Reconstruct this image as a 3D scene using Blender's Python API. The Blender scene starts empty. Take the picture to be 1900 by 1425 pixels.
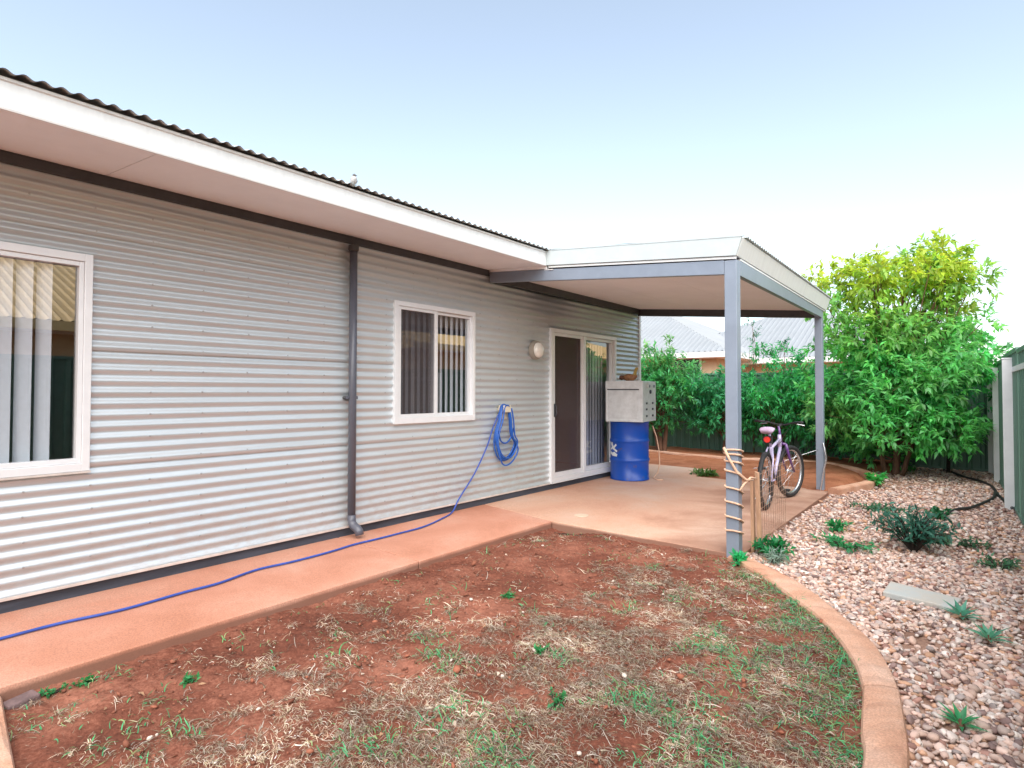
import bpy, math, random
import numpy as np
from mathutils import Vector, Matrix
random.seed(7)
rng = np.random.default_rng(7)
PI = math.pi
scene = bpy.context.scene
COL = scene.collection

# ------------------------------------------------------------------ camera
F, PY, YAW, PITCH, ROLL = 1100.0, 699.23, 0.6698, 0.0242, 0.0012
CAM = Vector((4.5883, 0.0, 1.3305))
cam_d = bpy.data.cameras.new('camera')
cam = bpy.data.objects.new('camera', cam_d)
COL.objects.link(cam)
cam_d.sensor_width = 36.0
cam_d.lens = 36.0 * F / 1900.0
cam_d.shift_y = (PY - 712.5) / 1900.0
cam_d.clip_start = 0.05
cam_d.clip_end = 600.0
fw = Vector((-math.sin(YAW), math.cos(YAW), 0)); rt = Vector((math.cos(YAW), math.sin(YAW), 0)); up = Vector((0, 0, 1))
f2 = fw * math.cos(PITCH) + up * math.sin(PITCH); u2 = up * math.cos(PITCH) - fw * math.sin(PITCH)
r3 = rt * math.cos(ROLL) + u2 * math.sin(ROLL); u3 = u2 * math.cos(ROLL) - rt * math.sin(ROLL)
cam.matrix_world = Matrix(((r3.x, u3.x, -f2.x, CAM.x), (r3.y, u3.y, -f2.y, CAM.y), (r3.z, u3.z, -f2.z, CAM.z), (0, 0, 0, 1)))
scene.camera = cam

# ------------------------------------------------------------------ world, sun, exposure
SUN_EL = math.radians(50.0)
SUN_H = Vector((0.58, -0.81, 0)).normalized()          # towards the brightest part of the milky sky, behind the camera
SUN_DIR = (SUN_H * math.cos(SUN_EL) + Vector((0, 0, math.sin(SUN_EL)))).normalized()
world = bpy.data.worlds.new('World'); scene.world = world; world.use_nodes = True
wn = world.node_tree.nodes; wl = world.node_tree.links
sky = wn.new('ShaderNodeTexSky'); sky.sky_type = 'NISHITA'; sky.sun_disc = False
sky.sun_elevation = SUN_EL
sky.sun_rotation = math.atan2(SUN_H.x, SUN_H.y)
sky.air_density = 1.0; sky.dust_density = 1.6; sky.ozone_density = 0.6
bg = wn['Background']; bg.inputs['Strength'].default_value = 0.086
hs_ = wn.new('ShaderNodeHueSaturation'); hs_.inputs['Saturation'].default_value = 0.66; hs_.inputs['Hue'].default_value = 0.490
wl.new(sky.outputs['Color'], hs_.inputs['Color']); wl.new(hs_.outputs['Color'], bg.inputs['Color'])
sun_d = bpy.data.lights.new('sun', 'SUN'); sun_d.energy = 1.5; sun_d.angle = math.radians(90); sun_d.color = (1.0, 0.93, 0.82)
sun = bpy.data.objects.new('sun', sun_d); COL.objects.link(sun)
sun.rotation_euler = SUN_DIR.to_track_quat('Z', 'Y').to_euler()
scene.view_settings.view_transform = 'Standard'; scene.view_settings.look = 'None'
scene.view_settings.gamma = 1.0; scene.view_settings.use_curve_mapping = False
scene.view_settings.exposure = 1.95
scene.cycles.max_bounces = 8; scene.cycles.diffuse_bounces = 4; scene.cycles.glossy_bounces = 4
scene.cycles.transparent_max_bounces = 24
scene.cycles.use_denoising = True

# ------------------------------------------------------------------ materials
def new_mat(name):
    m = bpy.data.materials.new(name); m.use_nodes = True
    return m, m.node_tree.nodes, m.node_tree.links, m.node_tree.nodes['Principled BSDF']

def mat(name, col, rough=0.5, metal=0.0, var=0.08, scale=6.0, bump=0.0, bscale=60.0, spec=0.5, col2=None, lo=0.35, hi=0.65, stretch=(1, 1, 1), coat=0.0):
    """A painted / mineral surface: base colour broken up by two sizes of noise, with a little relief."""
    m, n, l, b = new_mat(name)
    tc = n.new('ShaderNodeTexCoord'); mp = n.new('ShaderNodeMapping'); mp.inputs['Scale'].default_value = stretch
    l.new(tc.outputs['Object'], mp.inputs['Vector'])
    no = n.new('ShaderNodeTexNoise'); no.inputs['Scale'].default_value = scale; no.inputs['Detail'].default_value = 7; no.inputs['Roughness'].default_value = 0.65
    l.new(mp.outputs['Vector'], no.inputs['Vector'])
    cr = n.new('ShaderNodeValToRGB'); e = cr.color_ramp.elements
    e[0].position = lo; e[1].position = hi
    c2 = col2 if col2 else tuple(c * (1 + var) for c in col)
    c1 = col if col2 else tuple(c * (1 - var) for c in col)
    e[0].color = (*c1, 1); e[1].color = (*c2, 1)
    l.new(no.outputs['Fac'], cr.inputs['Fac']); l.new(cr.outputs['Color'], b.inputs['Base Color'])
    b.inputs['Roughness'].default_value = rough; b.inputs['Metallic'].default_value = metal
    b.inputs['Specular IOR Level'].default_value = spec; b.inputs['Coat Weight'].default_value = coat
    if bump:
        n2 = n.new('ShaderNodeTexNoise'); n2.inputs['Scale'].default_value = bscale; n2.inputs['Detail'].default_value = 5
        l.new(mp.outputs['Vector'], n2.inputs['Vector'])
        bp = n.new('ShaderNodeBump'); bp.inputs['Strength'].default_value = bump; bp.inputs['Distance'].default_value = 0.01
        l.new(n2.outputs['Fac'], bp.inputs['Height']); l.new(bp.outputs['Normal'], b.inputs['Normal'])
    return m

def attr_mat(name, rough=0.7, trans=0.0, bump=0.0, spec=0.4):
    """Colour from the mesh attribute 'Col' (own colour of each leaf / stone / blade)."""
    m, n, l, b = new_mat(name)
    at = n.new('ShaderNodeAttribute'); at.attribute_name = 'Col'
    l.new(at.outputs['Color'], b.inputs['Base Color']); b.inputs['Roughness'].default_value = rough
    b.inputs['Specular IOR Level'].default_value = spec
    if trans:
        t = n.new('ShaderNodeBsdfTranslucent'); mx = n.new('ShaderNodeMixShader'); mx.inputs['Fac'].default_value = trans
        hs = n.new('ShaderNodeHueSaturation'); hs.inputs['Hue'].default_value = 0.47; hs.inputs['Value'].default_value = 1.8
        l.new(at.outputs['Color'], hs.inputs['Color']); l.new(hs.outputs['Color'], t.inputs['Color'])
        l.new(b.outputs['BSDF'], mx.inputs[1]); l.new(t.outputs['BSDF'], mx.inputs[2])
        l.new(mx.outputs['Shader'], n['Material Output'].inputs['Surface'])
    if bump:
        tc = n.new('ShaderNodeTexCoord'); n2 = n.new('ShaderNodeTexNoise'); n2.inputs['Scale'].default_value = 70; n2.inputs['Detail'].default_value = 5
        l.new(tc.outputs['Object'], n2.inputs['Vector'])
        bp = n.new('ShaderNodeBump'); bp.inputs['Strength'].default_value = bump; bp.inputs['Distance'].default_value = 0.006
        l.new(n2.outputs['Fac'], bp.inputs['Height']); l.new(bp.outputs['Normal'], b.inputs['Normal'])
    return m

def glass_mat(name, refl=0.25, tint=(0.75, 0.8, 0.8)):
    m, n, l, b = new_mat(name)
    n.remove(b)
    g = n.new('ShaderNodeBsdfGlossy'); g.inputs['Roughness'].default_value = 0.0
    t = n.new('ShaderNodeBsdfTransparent'); t.inputs['Color'].default_value = (*tint, 1)
    lw = n.new('ShaderNodeLayerWeight'); lw.inputs['Blend'].default_value = 0.5       # the same from both sides of the sheet
    pw = n.new('ShaderNodeMath'); pw.operation = 'POWER'; pw.inputs[1].default_value = 4.0; l.new(lw.outputs['Facing'], pw.inputs[0])
    ad = n.new('ShaderNodeMath'); ad.operation = 'MULTIPLY_ADD'; ad.inputs[1].default_value = 0.8; ad.inputs[2].default_value = refl; ad.use_clamp = True
    l.new(pw.outputs[0], ad.inputs[0])
    mx = n.new('ShaderNodeMixShader'); l.new(ad.outputs[0], mx.inputs['Fac'])
    l.new(t.outputs['BSDF'], mx.inputs[1]); l.new(g.outputs['BSDF'], mx.inputs[2])
    l.new(mx.outputs['Shader'], n['Material Output'].inputs['Surface'])
    return m

def screen_mat(name, col, alpha):
    m, n, l, b = new_mat(name)
    b.inputs['Base Color'].default_value = (*col, 1); b.inputs['Roughness'].default_value = 0.8
    b.inputs['Alpha'].default_value = alpha
    return m

def soil_mat(name, c_dark, c_mid, c_light, scale=1.6, bump=0.6):
    m, n, l, b = new_mat(name)
    tc = n.new('ShaderNodeTexCoord')
    a = n.new('ShaderNodeTexNoise'); a.inputs['Scale'].default_value = scale; a.inputs['Detail'].default_value = 9; a.inputs['Roughness'].default_value = 0.68
    c = n.new('ShaderNodeTexNoise'); c.inputs['Scale'].default_value = 55; c.inputs['Detail'].default_value = 6; c.inputs['Roughness'].default_value = 0.75
    l.new(tc.outputs['Object'], a.inputs['Vector']); l.new(tc.outputs['Object'], c.inputs['Vector'])
    mx = n.new('ShaderNodeMath'); mx.operation = 'MULTIPLY_ADD'; mx.inputs[1].default_value = 0.45
    l.new(c.outputs['Fac'], mx.inputs[0]); 
    ml = n.new('ShaderNodeMath'); ml.operation = 'MULTIPLY'; ml.inputs[1].default_value = 0.58
    l.new(a.outputs['Fac'], ml.inputs[0]); l.new(ml.outputs[0], mx.inputs[2])
    cr = n.new('ShaderNodeValToRGB'); e = cr.color_ramp.elements
    e[0].position = 0.36; e[0].color = (*c_dark, 1); e[1].position = 0.66; e[1].color = (*c_light, 1)
    k = cr.color_ramp.elements.new(0.5); k.color = (*c_mid, 1)
    l.new(mx.outputs[0], cr.inputs['Fac']); l.new(cr.outputs['Color'], b.inputs['Base Color'])
    b.inputs['Roughness'].default_value = 0.95; b.inputs['Specular IOR Level'].default_value = 0.15
    bp = n.new('ShaderNodeBump'); bp.inputs['Strength'].default_value = bump; bp.inputs['Distance'].default_value = 0.012
    l.new(c.outputs['Fac'], bp.inputs['Height']); l.new(bp.outputs['Normal'], b.inputs['Normal'])
    return m

def concrete_mat(name, base, stain, pale, scale=1.1, dirt=0.85):
    m, n, l, b = new_mat(name)
    tc = n.new('ShaderNodeTexCoord')
    a = n.new('ShaderNodeTexNoise'); a.inputs['Scale'].default_value = scale; a.inputs['Detail'].default_value = 8; a.inputs['Roughness'].default_value = 0.62; a.inputs['Distortion'].default_value = 0.4
    l.new(tc.outputs['Object'], a.inputs['Vector'])
    cr = n.new('ShaderNodeValToRGB'); e = cr.color_ramp.elements
    e[0].position = 0.3; e[0].color = (*stain, 1); e[1].position = 0.68; e[1].color = (*pale, 1)
    k = e.new(0.48); k.color = (*base, 1)
    l.new(a.outputs['Fac'], cr.inputs['Fac'])
    f = n.new('ShaderNodeTexNoise'); f.inputs['Scale'].default_value = 130; f.inputs['Detail'].default_value = 4
    l.new(tc.outputs['Object'], f.inputs['Vector'])
    sp = n.new('ShaderNodeMapRange'); sp.inputs['From Min'].default_value = 0.3; sp.inputs['From Max'].default_value = 0.7
    sp.inputs['To Min'].default_value = 0.72; sp.inputs['To Max'].default_value = 1.12
    l.new(f.outputs['Fac'], sp.inputs['Value'])
    mm = n.new('ShaderNodeMixRGB'); mm.blend_type = 'MULTIPLY'; mm.inputs['Fac'].default_value = 1.0
    l.new(cr.outputs['Color'], mm.inputs['Color1']); l.new(sp.outputs['Result'], mm.inputs['Color2'])
    l.new(mm.outputs['Color'], b.inputs['Base Color'])
    sx = n.new('ShaderNodeSeparateXYZ'); l.new(tc.outputs['Object'], sx.inputs['Vector'])       # splashed soil clinging to the foot of the poured edge
    za = n.new('ShaderNodeMath'); za.operation = 'MULTIPLY_ADD'; za.inputs[1].default_value = 0.05; l.new(a.outputs['Fac'], za.inputs[0]); l.new(sx.outputs['Z'], za.inputs[2])
    zr = n.new('ShaderNodeMapRange'); zr.inputs['From Min'].default_value = -0.022; zr.inputs['From Max'].default_value = -0.002; zr.inputs['To Min'].default_value = dirt; zr.inputs['To Max'].default_value = 0.0
    l.new(za.outputs[0], zr.inputs['Value'])
    dm_ = n.new('ShaderNodeMixRGB'); dm_.inputs['Color2'].default_value = (0.20, 0.10, 0.07, 1)
    l.new(zr.outputs['Result'], dm_.inputs['Fac']); l.new(mm.outputs['Color'], dm_.inputs['Color1']); l.new(dm_.outputs['Color'], b.inputs['Base Color'])
    b.inputs['Roughness'].default_value = 0.72; b.inputs['Specular IOR Level'].default_value = 0.3
    bp = n.new('ShaderNodeBump'); bp.inputs['Strength'].default_value = 0.18; bp.inputs['Distance'].default_value = 0.006
    l.new(f.outputs['Fac'], bp.inputs['Height']); l.new(bp.outputs['Normal'], b.inputs['Normal'])
    return m

M = {}
M['wall'] = mat('zincalume_cladding', (0.55, 0.60, 0.625), rough=0.38, metal=0.46, var=0.05, scale=2.2, stretch=(1, 0.25, 3))
def dust(m, z0, z1, col, amt):
    """Red dust that has splashed up from the soil, thinning out with height (object z = height above the path)."""
    n, l = m.node_tree.nodes, m.node_tree.links; b = n['Principled BSDF']; src = b.inputs['Base Color'].links[0].from_socket
    tc = n.new('ShaderNodeTexCoord'); mp = n.new('ShaderNodeMapping'); mp.inputs['Scale'].default_value = (1, 3, 9); l.new(tc.outputs['Object'], mp.inputs['Vector'])
    no = n.new('ShaderNodeTexNoise'); no.inputs['Scale'].default_value = 2.5; no.inputs['Detail'].default_value = 8; no.inputs['Roughness'].default_value = .7; l.new(mp.outputs['Vector'], no.inputs['Vector'])
    sx = n.new('ShaderNodeSeparateXYZ'); l.new(tc.outputs['Object'], sx.inputs['Vector'])
    r1 = n.new('ShaderNodeMapRange'); r1.inputs['From Min'].default_value = z0; r1.inputs['From Max'].default_value = z1; r1.inputs['To Min'].default_value = amt; r1.inputs['To Max'].default_value = .06; l.new(sx.outputs['Z'], r1.inputs['Value'])
    r2 = n.new('ShaderNodeMapRange'); r2.inputs['From Min'].default_value = .4; r2.inputs['From Max'].default_value = .7; l.new(no.outputs['Fac'], r2.inputs['Value'])
    mu = n.new('ShaderNodeMath'); mu.operation = 'MULTIPLY'; l.new(r1.outputs['Result'], mu.inputs[0]); l.new(r2.outputs['Result'], mu.inputs[1])
    mx = n.new('ShaderNodeMixRGB'); mx.inputs['Color2'].default_value = (*col, 1); l.new(mu.outputs[0], mx.inputs['Fac']); l.new(src, mx.inputs['Color1']); l.new(mx.outputs['Color'], b.inputs['Base Color'])
dust(M['wall'], .1, .7, (.42, .27, .19), .42)
M['screw'] = mat('screw_zinc', (0.45, 0.46, 0.47), rough=0.4, metal=0.6)
M['fascia'] = mat('fascia_paint', (0.71, 0.735, 0.74), rough=0.38, var=0.05, scale=7, stretch=(1, 2.5, .35), lo=.3, hi=.6)
M['shade_grey_barge'] = mat('shade_grey_barge_paint', (0.47, 0.53, 0.545), rough=0.40, var=0.05, scale=6)  # fascia colour greyed: the gable's shade is put into the paint
M['soffit'] = mat('soffit_paint', (0.86, 0.87, 0.88), rough=0.7, var=0.03, scale=2.5)
M['trim_dark'] = mat('charcoal_trim', (0.055, 0.058, 0.062), rough=0.45, var=0.15, scale=8)
M['plinth'] = mat('plinth_membrane', (0.045, 0.055, 0.075), rough=0.55, var=0.3, scale=5, stretch=(1, .4, 3))
M['flash'] = mat('flashing_metal', (0.66, 0.60, 0.56), rough=0.4, metal=0.25, var=0.15, scale=6)
M['roof'] = mat('roof_zincalume', (0.52, 0.57, 0.57), rough=0.45, metal=0.15, var=0.08, scale=3)
M['frame'] = mat('window_aluminium', (0.74, 0.75, 0.77), rough=0.34, metal=0.15, var=0.03, scale=10)
M['glass'] = glass_mat('window_glass', 0.22, (0.96, 0.98, 0.98))
M['screen'] = screen_mat('fly_screen_mesh', (0.055, 0.045, 0.05), 0.62)
M['blind'] = mat('blind_fabric', (0.56, 0.59, 0.66), rough=0.8, var=0.03, scale=20, bump=0.1, bscale=200)
M['room'] = mat('room_plaster', (0.30, 0.28, 0.26), rough=0.9)
M['steel_blue'] = mat('blue_grey_paint', (0.205, 0.245, 0.31), rough=0.32, var=0.06, scale=5)
M['pipe'] = mat('downpipe_paint', (0.085, 0.09, 0.115), rough=0.33, var=0.08, scale=5)
M['path'] = concrete_mat('path_concrete', (0.56, 0.265, 0.18), (0.46, 0.20, 0.125), (0.60, 0.35, 0.26))
M['patio'] = concrete_mat('patio_concrete', (0.64, 0.385, 0.275), (0.57, 0.30, 0.20), (0.66, 0.48, 0.38), 0.8)
M['kerb'] = concrete_mat('kerb_concrete', (0.58, 0.33, 0.225), (0.45, 0.22, 0.14), (0.64, 0.42, 0.32), 2.2, 0.0)
M['soil'] = soil_mat('red_soil', (0.072, 0.026, 0.018), (0.165, 0.058, 0.037), (0.34, 0.145, 0.097))
M['bed_soil'] = soil_mat('bed_soil', (0.16, 0.06, 0.03), (0.30, 0.115, 0.06), (0.42, 0.19, 0.11), 2.4)
M['gravel_bed'] = soil_mat('gravel_bed_soil', (0.14, 0.08, 0.06), (0.32, 0.19, 0.14), (0.46, 0.31, 0.24), 4.0)
M['earth'] = soil_mat('earth_beyond', (0.2, 0.075, 0.04), (0.27, 0.10, 0.055), (0.34, 0.15, 0.085), 0.3)
M['stone'] = attr_mat('pebble_stone', 0.75, bump=0.35)
M['straw'] = attr_mat('dry_grass', 0.85, trans=0.15)
M['leaf'] = attr_mat('leaf', 0.42, trans=0.45, spec=0.5)
M['bark'] = mat('bark', (0.13, 0.065, 0.04), rough=0.9, var=0.4, scale=18, bump=0.6, bscale=40, stretch=(1, 1, .3))
M['bark_dark'] = mat('bark_dark', (0.035, 0.025, 0.02), rough=0.9, var=0.4, scale=18, bump=0.5, bscale=40)
M['fence'] = mat('fence_green_paint', (0.10, 0.20, 0.155), rough=0.42, var=0.12, scale=2.5, stretch=(1, 1, .3))
M['fence_post'] = mat('fence_post_pale_paint', (0.72, 0.74, 0.75), rough=0.42, var=0.06, scale=5)
M['drum'] = mat('drum_blue_paint', (0.003, 0.062, 0.38), rough=0.34, col2=(0.10, 0.07, 0.10), lo=0.60, hi=0.72, scale=9, bump=0.08, bscale=14)
M['drum_white'] = mat('white_print', (0.78, 0.8, 0.82), rough=0.5)
M['rust'] = mat('rust', (0.12, 0.05, 0.03), rough=0.9, var=0.4, scale=20)
M['box'] = mat('galvanised_box', (0.60, 0.63, 0.65), rough=0.45, metal=0.2, var=0.12, scale=9)
M['box_dark'] = mat('dark_catch', (0.05, 0.055, 0.07), rough=0.5)
M['box_label'] = mat('grey_label', (0.16, 0.19, 0.23), rough=0.6)
M['hose'] = mat('hose_blue', (0.015, 0.10, 0.42), rough=0.35, var=0.15, scale=9)
M['hose_run'] = mat('hose_blue_run', (0.03, 0.075, 0.36), rough=0.4, var=0.15, scale=9)
M['cream'] = mat('cream_plastic', (0.62, 0.56, 0.44), rough=0.5)
M['lamp_glass'] = mat('opal_lamp_glass', (0.75, 0.73, 0.68), rough=0.25, coat=0.5)
M['lamp_body'] = mat('lamp_body', (0.30, 0.27, 0.23), rough=0.45)
M['rope'] = mat('sisal_rope', (0.62, 0.40, 0.28), rough=0.9, var=0.15, scale=50, bump=0.3, bscale=120)
M['timber'] = mat('weathered_timber', (0.50, 0.30, 0.19), rough=0.85, var=0.2, scale=10, stretch=(3, 3, .25), bump=0.25, bscale=50)
M['wire'] = mat('rusty_wire', (0.42, 0.27, 0.20), rough=0.6, metal=0.4, var=0.3, scale=20)
M['black'] = mat('black_rubber', (0.018, 0.018, 0.02), rough=0.65, var=0.3, scale=30)
M['chrome'] = mat('bright_alloy', (0.62, 0.63, 0.66), rough=0.25, metal=0.85)
M['bike_paint'] = mat('lilac_bike_paint', (0.50, 0.45, 0.66), rough=0.28, coat=0.4)
M['bike_purple'] = mat('purple_bike_paint', (0.13, 0.05, 0.22), rough=0.28, coat=0.4)
M['saddle'] = mat('lilac_saddle', (0.52, 0.40, 0.56), rough=0.5)
M['red'] = mat('red_reflector', (0.75, 0.03, 0.02), rough=0.2, coat=0.5)
M['slab_stone'] = mat('grey_paver', (0.43, 0.45, 0.44), rough=0.85, col2=(0.52, 0.43, 0.34), lo=0.4, hi=0.75, scale=5, bump=0.3, bscale=60)
M['poly'] = mat('black_poly_pipe', (0.02, 0.02, 0.022), rough=0.5)
M['brick'] = mat('old_brick', (0.15, 0.10, 0.10), rough=0.9, var=0.3, scale=14, bump=0.4)
M['plate'] = mat('pale_drain_cap', (0.62, 0.50, 0.38), rough=0.7)
M['nb_wall'] = mat('tan_render', (0.52, 0.39, 0.25), rough=0.85, var=0.06, scale=2)
M['sun_tinted_roof'] = mat('sun_tinted_roof_metal', (0.86, 0.60, 0.27), rough=0.45, var=0.05, scale=1.5)  # golden low sun put into the roof's base colour
M['sun_tinted_wall'] = mat('sun_tinted_sandy_render', (0.72, 0.52, 0.30), rough=0.85, var=0.06, scale=2)  # sandy wall with golden sunlight put into its base colour
M['nb_roof'] = mat('pale_roof_metal', (0.27, 0.29, 0.31), rough=0.5, metal=0.1, var=0.05, scale=1.5)
M['nb_dark'] = mat('dark_opening', (0.02, 0.02, 0.025), rough=0.3)
M['bird'] = mat('bird_grey_feathers', (0.36, 0.36, 0.36), rough=0.8, var=0.2, scale=60)
M['bird_dark'] = mat('bird_dark_feathers', (0.10, 0.10, 0.10), rough=0.8)
M['driftwood'] = mat('brown_ornament', (0.28, 0.13, 0.06), rough=0.6, var=0.4, scale=25)
M['brass'] = mat('ochre_ornament', (0.42, 0.30, 0.08), rough=0.45)
M['dead_leaf'] = mat('dead_leaf', (0.30, 0.13, 0.06), rough=0.8, var=0.3, scale=30)

# ------------------------------------------------------------------ mesh helpers
class MB:
    def __init__(s): s.v = []; s.f = []
    def add(s, v, f):
        o = len(s.v); s.v += [tuple(p) for p in v]; s.f += [tuple(i + o for i in q) for q in f]; return s
    def hexa(s, p):      # 4 bottom (ccw), 4 top
        return s.add(p, [(3, 2, 1, 0), (4, 5, 6, 7), (0, 1, 5, 4), (1, 2, 6, 5), (2, 3, 7, 6), (3, 0, 4, 7)])
    def box(s, x0, x1, y0, y1, z0, z1):
        return s.hexa([(x0, y0, z0), (x1, y0, z0), (x1, y1, z0), (x0, y1, z0), (x0, y0, z1), (x1, y0, z1), (x1, y1, z1), (x0, y1, z1)])
    def tube(s, pts, r, n=8, caps=True, closed=False):
        pts = [Vector(p) for p in pts]; m = len(pts)
        rs = r if isinstance(r, (list, tuple)) else [r] * m
        vs = []; fs = []; nrm = None
        for i, p in enumerate(pts):
            if closed: d = pts[(i + 1) % m] - pts[i - 1]
            else: d = pts[min(i + 1, m - 1)] - pts[max(i - 1, 0)]
            d = d.normalized() if d.length > 1e-9 else Vector((0, 0, 1))
            if nrm is None:
                a = Vector((0, 0, 1)) if abs(d.z) < .9 else Vector((1, 0, 0)); nrm = d.cross(a).normalized()
            else:
                nrm = (nrm - d * nrm.dot(d)).normalized()
            b = d.cross(nrm)
            for k in range(n):
                t = 2 * PI * k / n; vs.append(p + (nrm * math.cos(t) + b * math.sin(t)) * rs[i])
        for i in range(m if closed else m - 1):
            j = (i + 1) % m
            for k in range(n):
                k2 = (k + 1) % n; fs.append((i * n + k, i * n + k2, j * n + k2, j * n + k))
        if caps and not closed:
            fs.append(tuple(range(n))[::-1]); fs.append(tuple((m - 1) * n + k for k in range(n)))
        return s.add(vs, fs)
    def lathe(s, prof, c=(0, 0, 0), n=32, axis='z'):
        vs = []; fs = []
        for r, h in prof:
            for k in range(n):
                t = 2 * PI * k / n; a, b = r * math.cos(t), r * math.sin(t)
                p = {'z': (a, b, h), 'x': (h, a, b), 'y': (a, h, b)}[axis]
                vs.append((p[0] + c[0], p[1] + c[1], p[2] + c[2]))
        for i in range(len(prof) - 1):
            for k in range(n):
                k2 = (k + 1) % n; fs.append((i * n + k, i * n + k2, (i + 1) * n + k2, (i + 1) * n + k))
        fs.append(tuple(range(n))[::-1]); fs.append(tuple((len(prof) - 1) * n + k for k in range(n)))
        return s.add(vs, fs)
    def mesh(s, name, smooth=False):
        me = bpy.data.meshes.new(name); me.from_pydata(s.v, [], s.f); me.update()
        import bmesh
        bm = bmesh.new(); bm.from_mesh(me); bmesh.ops.recalc_face_normals(bm, faces=bm.faces); bm.to_mesh(me); bm.free()
        if smooth: me.polygons.foreach_set('use_smooth', [True] * len(me.polygons))
        return me

def link(name, me, m, parent=None, bevel=0.0, local=False):
    """One object from a mesh given in world coordinates (or its parent's, local=True)."""
    o = bpy.data.objects.new(name, me); COL.objects.link(o)
    if m and not me.materials: me.materials.append(m)
    if parent:
        o.parent = parent
        if not local:
            root = parent; off = Vector((0, 0, 0))
            while root: off += root.location; root = root.parent
            o.location = -off
    if bevel:
        b = o.modifiers.new('bevel', 'BEVEL'); b.width = bevel; b.segments = 2; b.limit_method = 'ANGLE'
    return o
def put(name, mb, m, parent=None, smooth=False, bevel=0.0, local=False):
    return link(name, mb.mesh(name, smooth), m, parent, bevel, local)
def tag(o, label, cat, group=None, kind=None):
    o['label'] = label; o['category'] = cat
    if group: o['group'] = group
    if kind: o['kind'] = kind
    return o
def structure(o, label=None, kind='structure'):
    o['kind'] = kind
    if label: o['label'] = label
    return o
def thing(name, loc, label, cat, group=None, rz=0):
    o = bpy.data.objects.new(name, None); COL.objects.link(o); o.location = loc; o.rotation_euler = (0, 0, rz)
    o.empty_display_size = 0.1
    return tag(o, label, cat, group)
def np_mesh(name, V, Fq, smooth=False, col=None):
    V = np.asarray(V, np.float32).reshape(-1, 3); Fq = np.asarray(Fq, np.int32); k = Fq.shape[1]
    me = bpy.data.meshes.new(name)
    me.vertices.add(len(V)); me.vertices.foreach_set('co', V.ravel())
    me.loops.add(Fq.size); me.loops.foreach_set('vertex_index', Fq.ravel())
    me.polygons.add(len(Fq)); me.polygons.foreach_set('loop_start', np.arange(0, Fq.size, k, dtype=np.int32))
    me.polygons.foreach_set('loop_total', np.full(len(Fq), k, np.int32))
    if smooth: me.polygons.foreach_set('use_smooth', np.ones(len(Fq), bool))
    me.update(calc_edges=True); me.validate()
    if col is not None:
        a = me.attributes.new('Col', 'FLOAT_COLOR', 'POINT')
        c = np.ones((len(V), 4), np.float32); c[:, :3] = col; a.data.foreach_set('color', c.ravel())
    return me

def hash2(ix, iy, seed):
    h = (ix.astype(np.int64) * 374761393 + iy.astype(np.int64) * 668265263 + seed * 1442695041) & 0x7fffffff
    h = ((h ^ (h >> 13)) * 1274126177) & 0x7fffffff
    return ((h ^ (h >> 16)) & 0xffff) / 65535.0
def vnoise(x, y, seed=0):
    ix, iy = np.floor(x), np.floor(y); fx, fy = x - ix, y - iy
    fx = fx * fx * (3 - 2 * fx); fy = fy * fy * (3 - 2 * fy)
    a, b = hash2(ix, iy, seed), hash2(ix + 1, iy, seed); c, d = hash2(ix, iy + 1, seed), hash2(ix + 1, iy + 1, seed)
    return (a * (1 - fx) + b * fx) * (1 - fy) + (c * (1 - fx) + d * fx) * fy
def fbm(x, y, seed=0, oct=5, gain=.5):
    t = 0; a = .5; n = 0
    for i in range(oct): t = t + a * vnoise(x * 2 ** i, y * 2 ** i, seed + i); n += a; a *= gain
    return t / n
def grid_mesh(name, xs, ys, zf):
    X, Y = np.meshgrid(xs, ys); Z = zf(X, Y); V = np.stack([X, Y, Z], -1).reshape(-1, 3)
    nx, ny = len(xs), len(ys); i = np.arange(nx - 1); j = np.arange(ny - 1); I, J = np.meshgrid(i, j)
    a = (J * nx + I).ravel()
    return np_mesh(name, V, np.stack([a, a + 1, a + nx + 1, a + nx], 1), True)

# ------------------------------------------------------------------ the ground
KIN = [(4.235, 0.3), (4.24, 1.5), (4.225, 2.51), (4.182, 2.807), (4.133, 3.223), (4.06, 3.48), (3.923, 3.80), (3.762, 4.075), (3.557, 4.336), (3.346, 4.61), (3.13, 4.83), (2.901, 5.042)]
KOUT = [(4.40, 0.3), (4.40, 1.6), (4.362, 2.619), (4.318, 3.002), (4.272, 3.29), (4.214, 3.516), (4.099, 3.834), (3.934, 4.101), (3.767, 4.371), (3.552, 4.665), (3.339, 4.873), (3.077, 5.10)]
kin_x = lambda y: np.interp(y, [p[1] for p in KIN], [p[0] for p in KIN])
kout_x = lambda y: np.interp(y, [p[1] for p in KOUT], [p[0] for p in KOUT])
SL = -0.0141
g = MB().add([(-150, -150, -0.16), (150, -150, -0.16), (150, 250, -0.16), (-150, 250, -0.16)], [(0, 1, 2, 3)])
structure(put('ground', g, M['earth']))

def lawn_z(X, Y):
    z = -0.082 + 0.05 * (fbm(X * 1.3, Y * 1.3, 3, 3) - .5) + 0.045 * (fbm(X * 7, Y * 7, 11, 4) - .5) + 0.022 * (fbm(X * 30, Y * 30, 21, 2) - .5)
    d = np.minimum(X - 1.06, 5.13 - Y)
    z = z + 0.012 * np.exp(-np.maximum(d, 0) / .10)
    z = z - 0.06 * np.exp(-(((X - 1.30) / .16) ** 2 + ((Y - 5.05) / .09) ** 2))      # washed-out hollow at the inner slab corner
    return np.where(X > kin_x(Y) + .04, z - .06, z)
structure(link('lawn_soil', grid_mesh('lawn_soil', np.arange(1.0, 4.34, .0165), np.arange(-0.2, 5.2, .0165), lawn_z), M['soil']))

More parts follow.
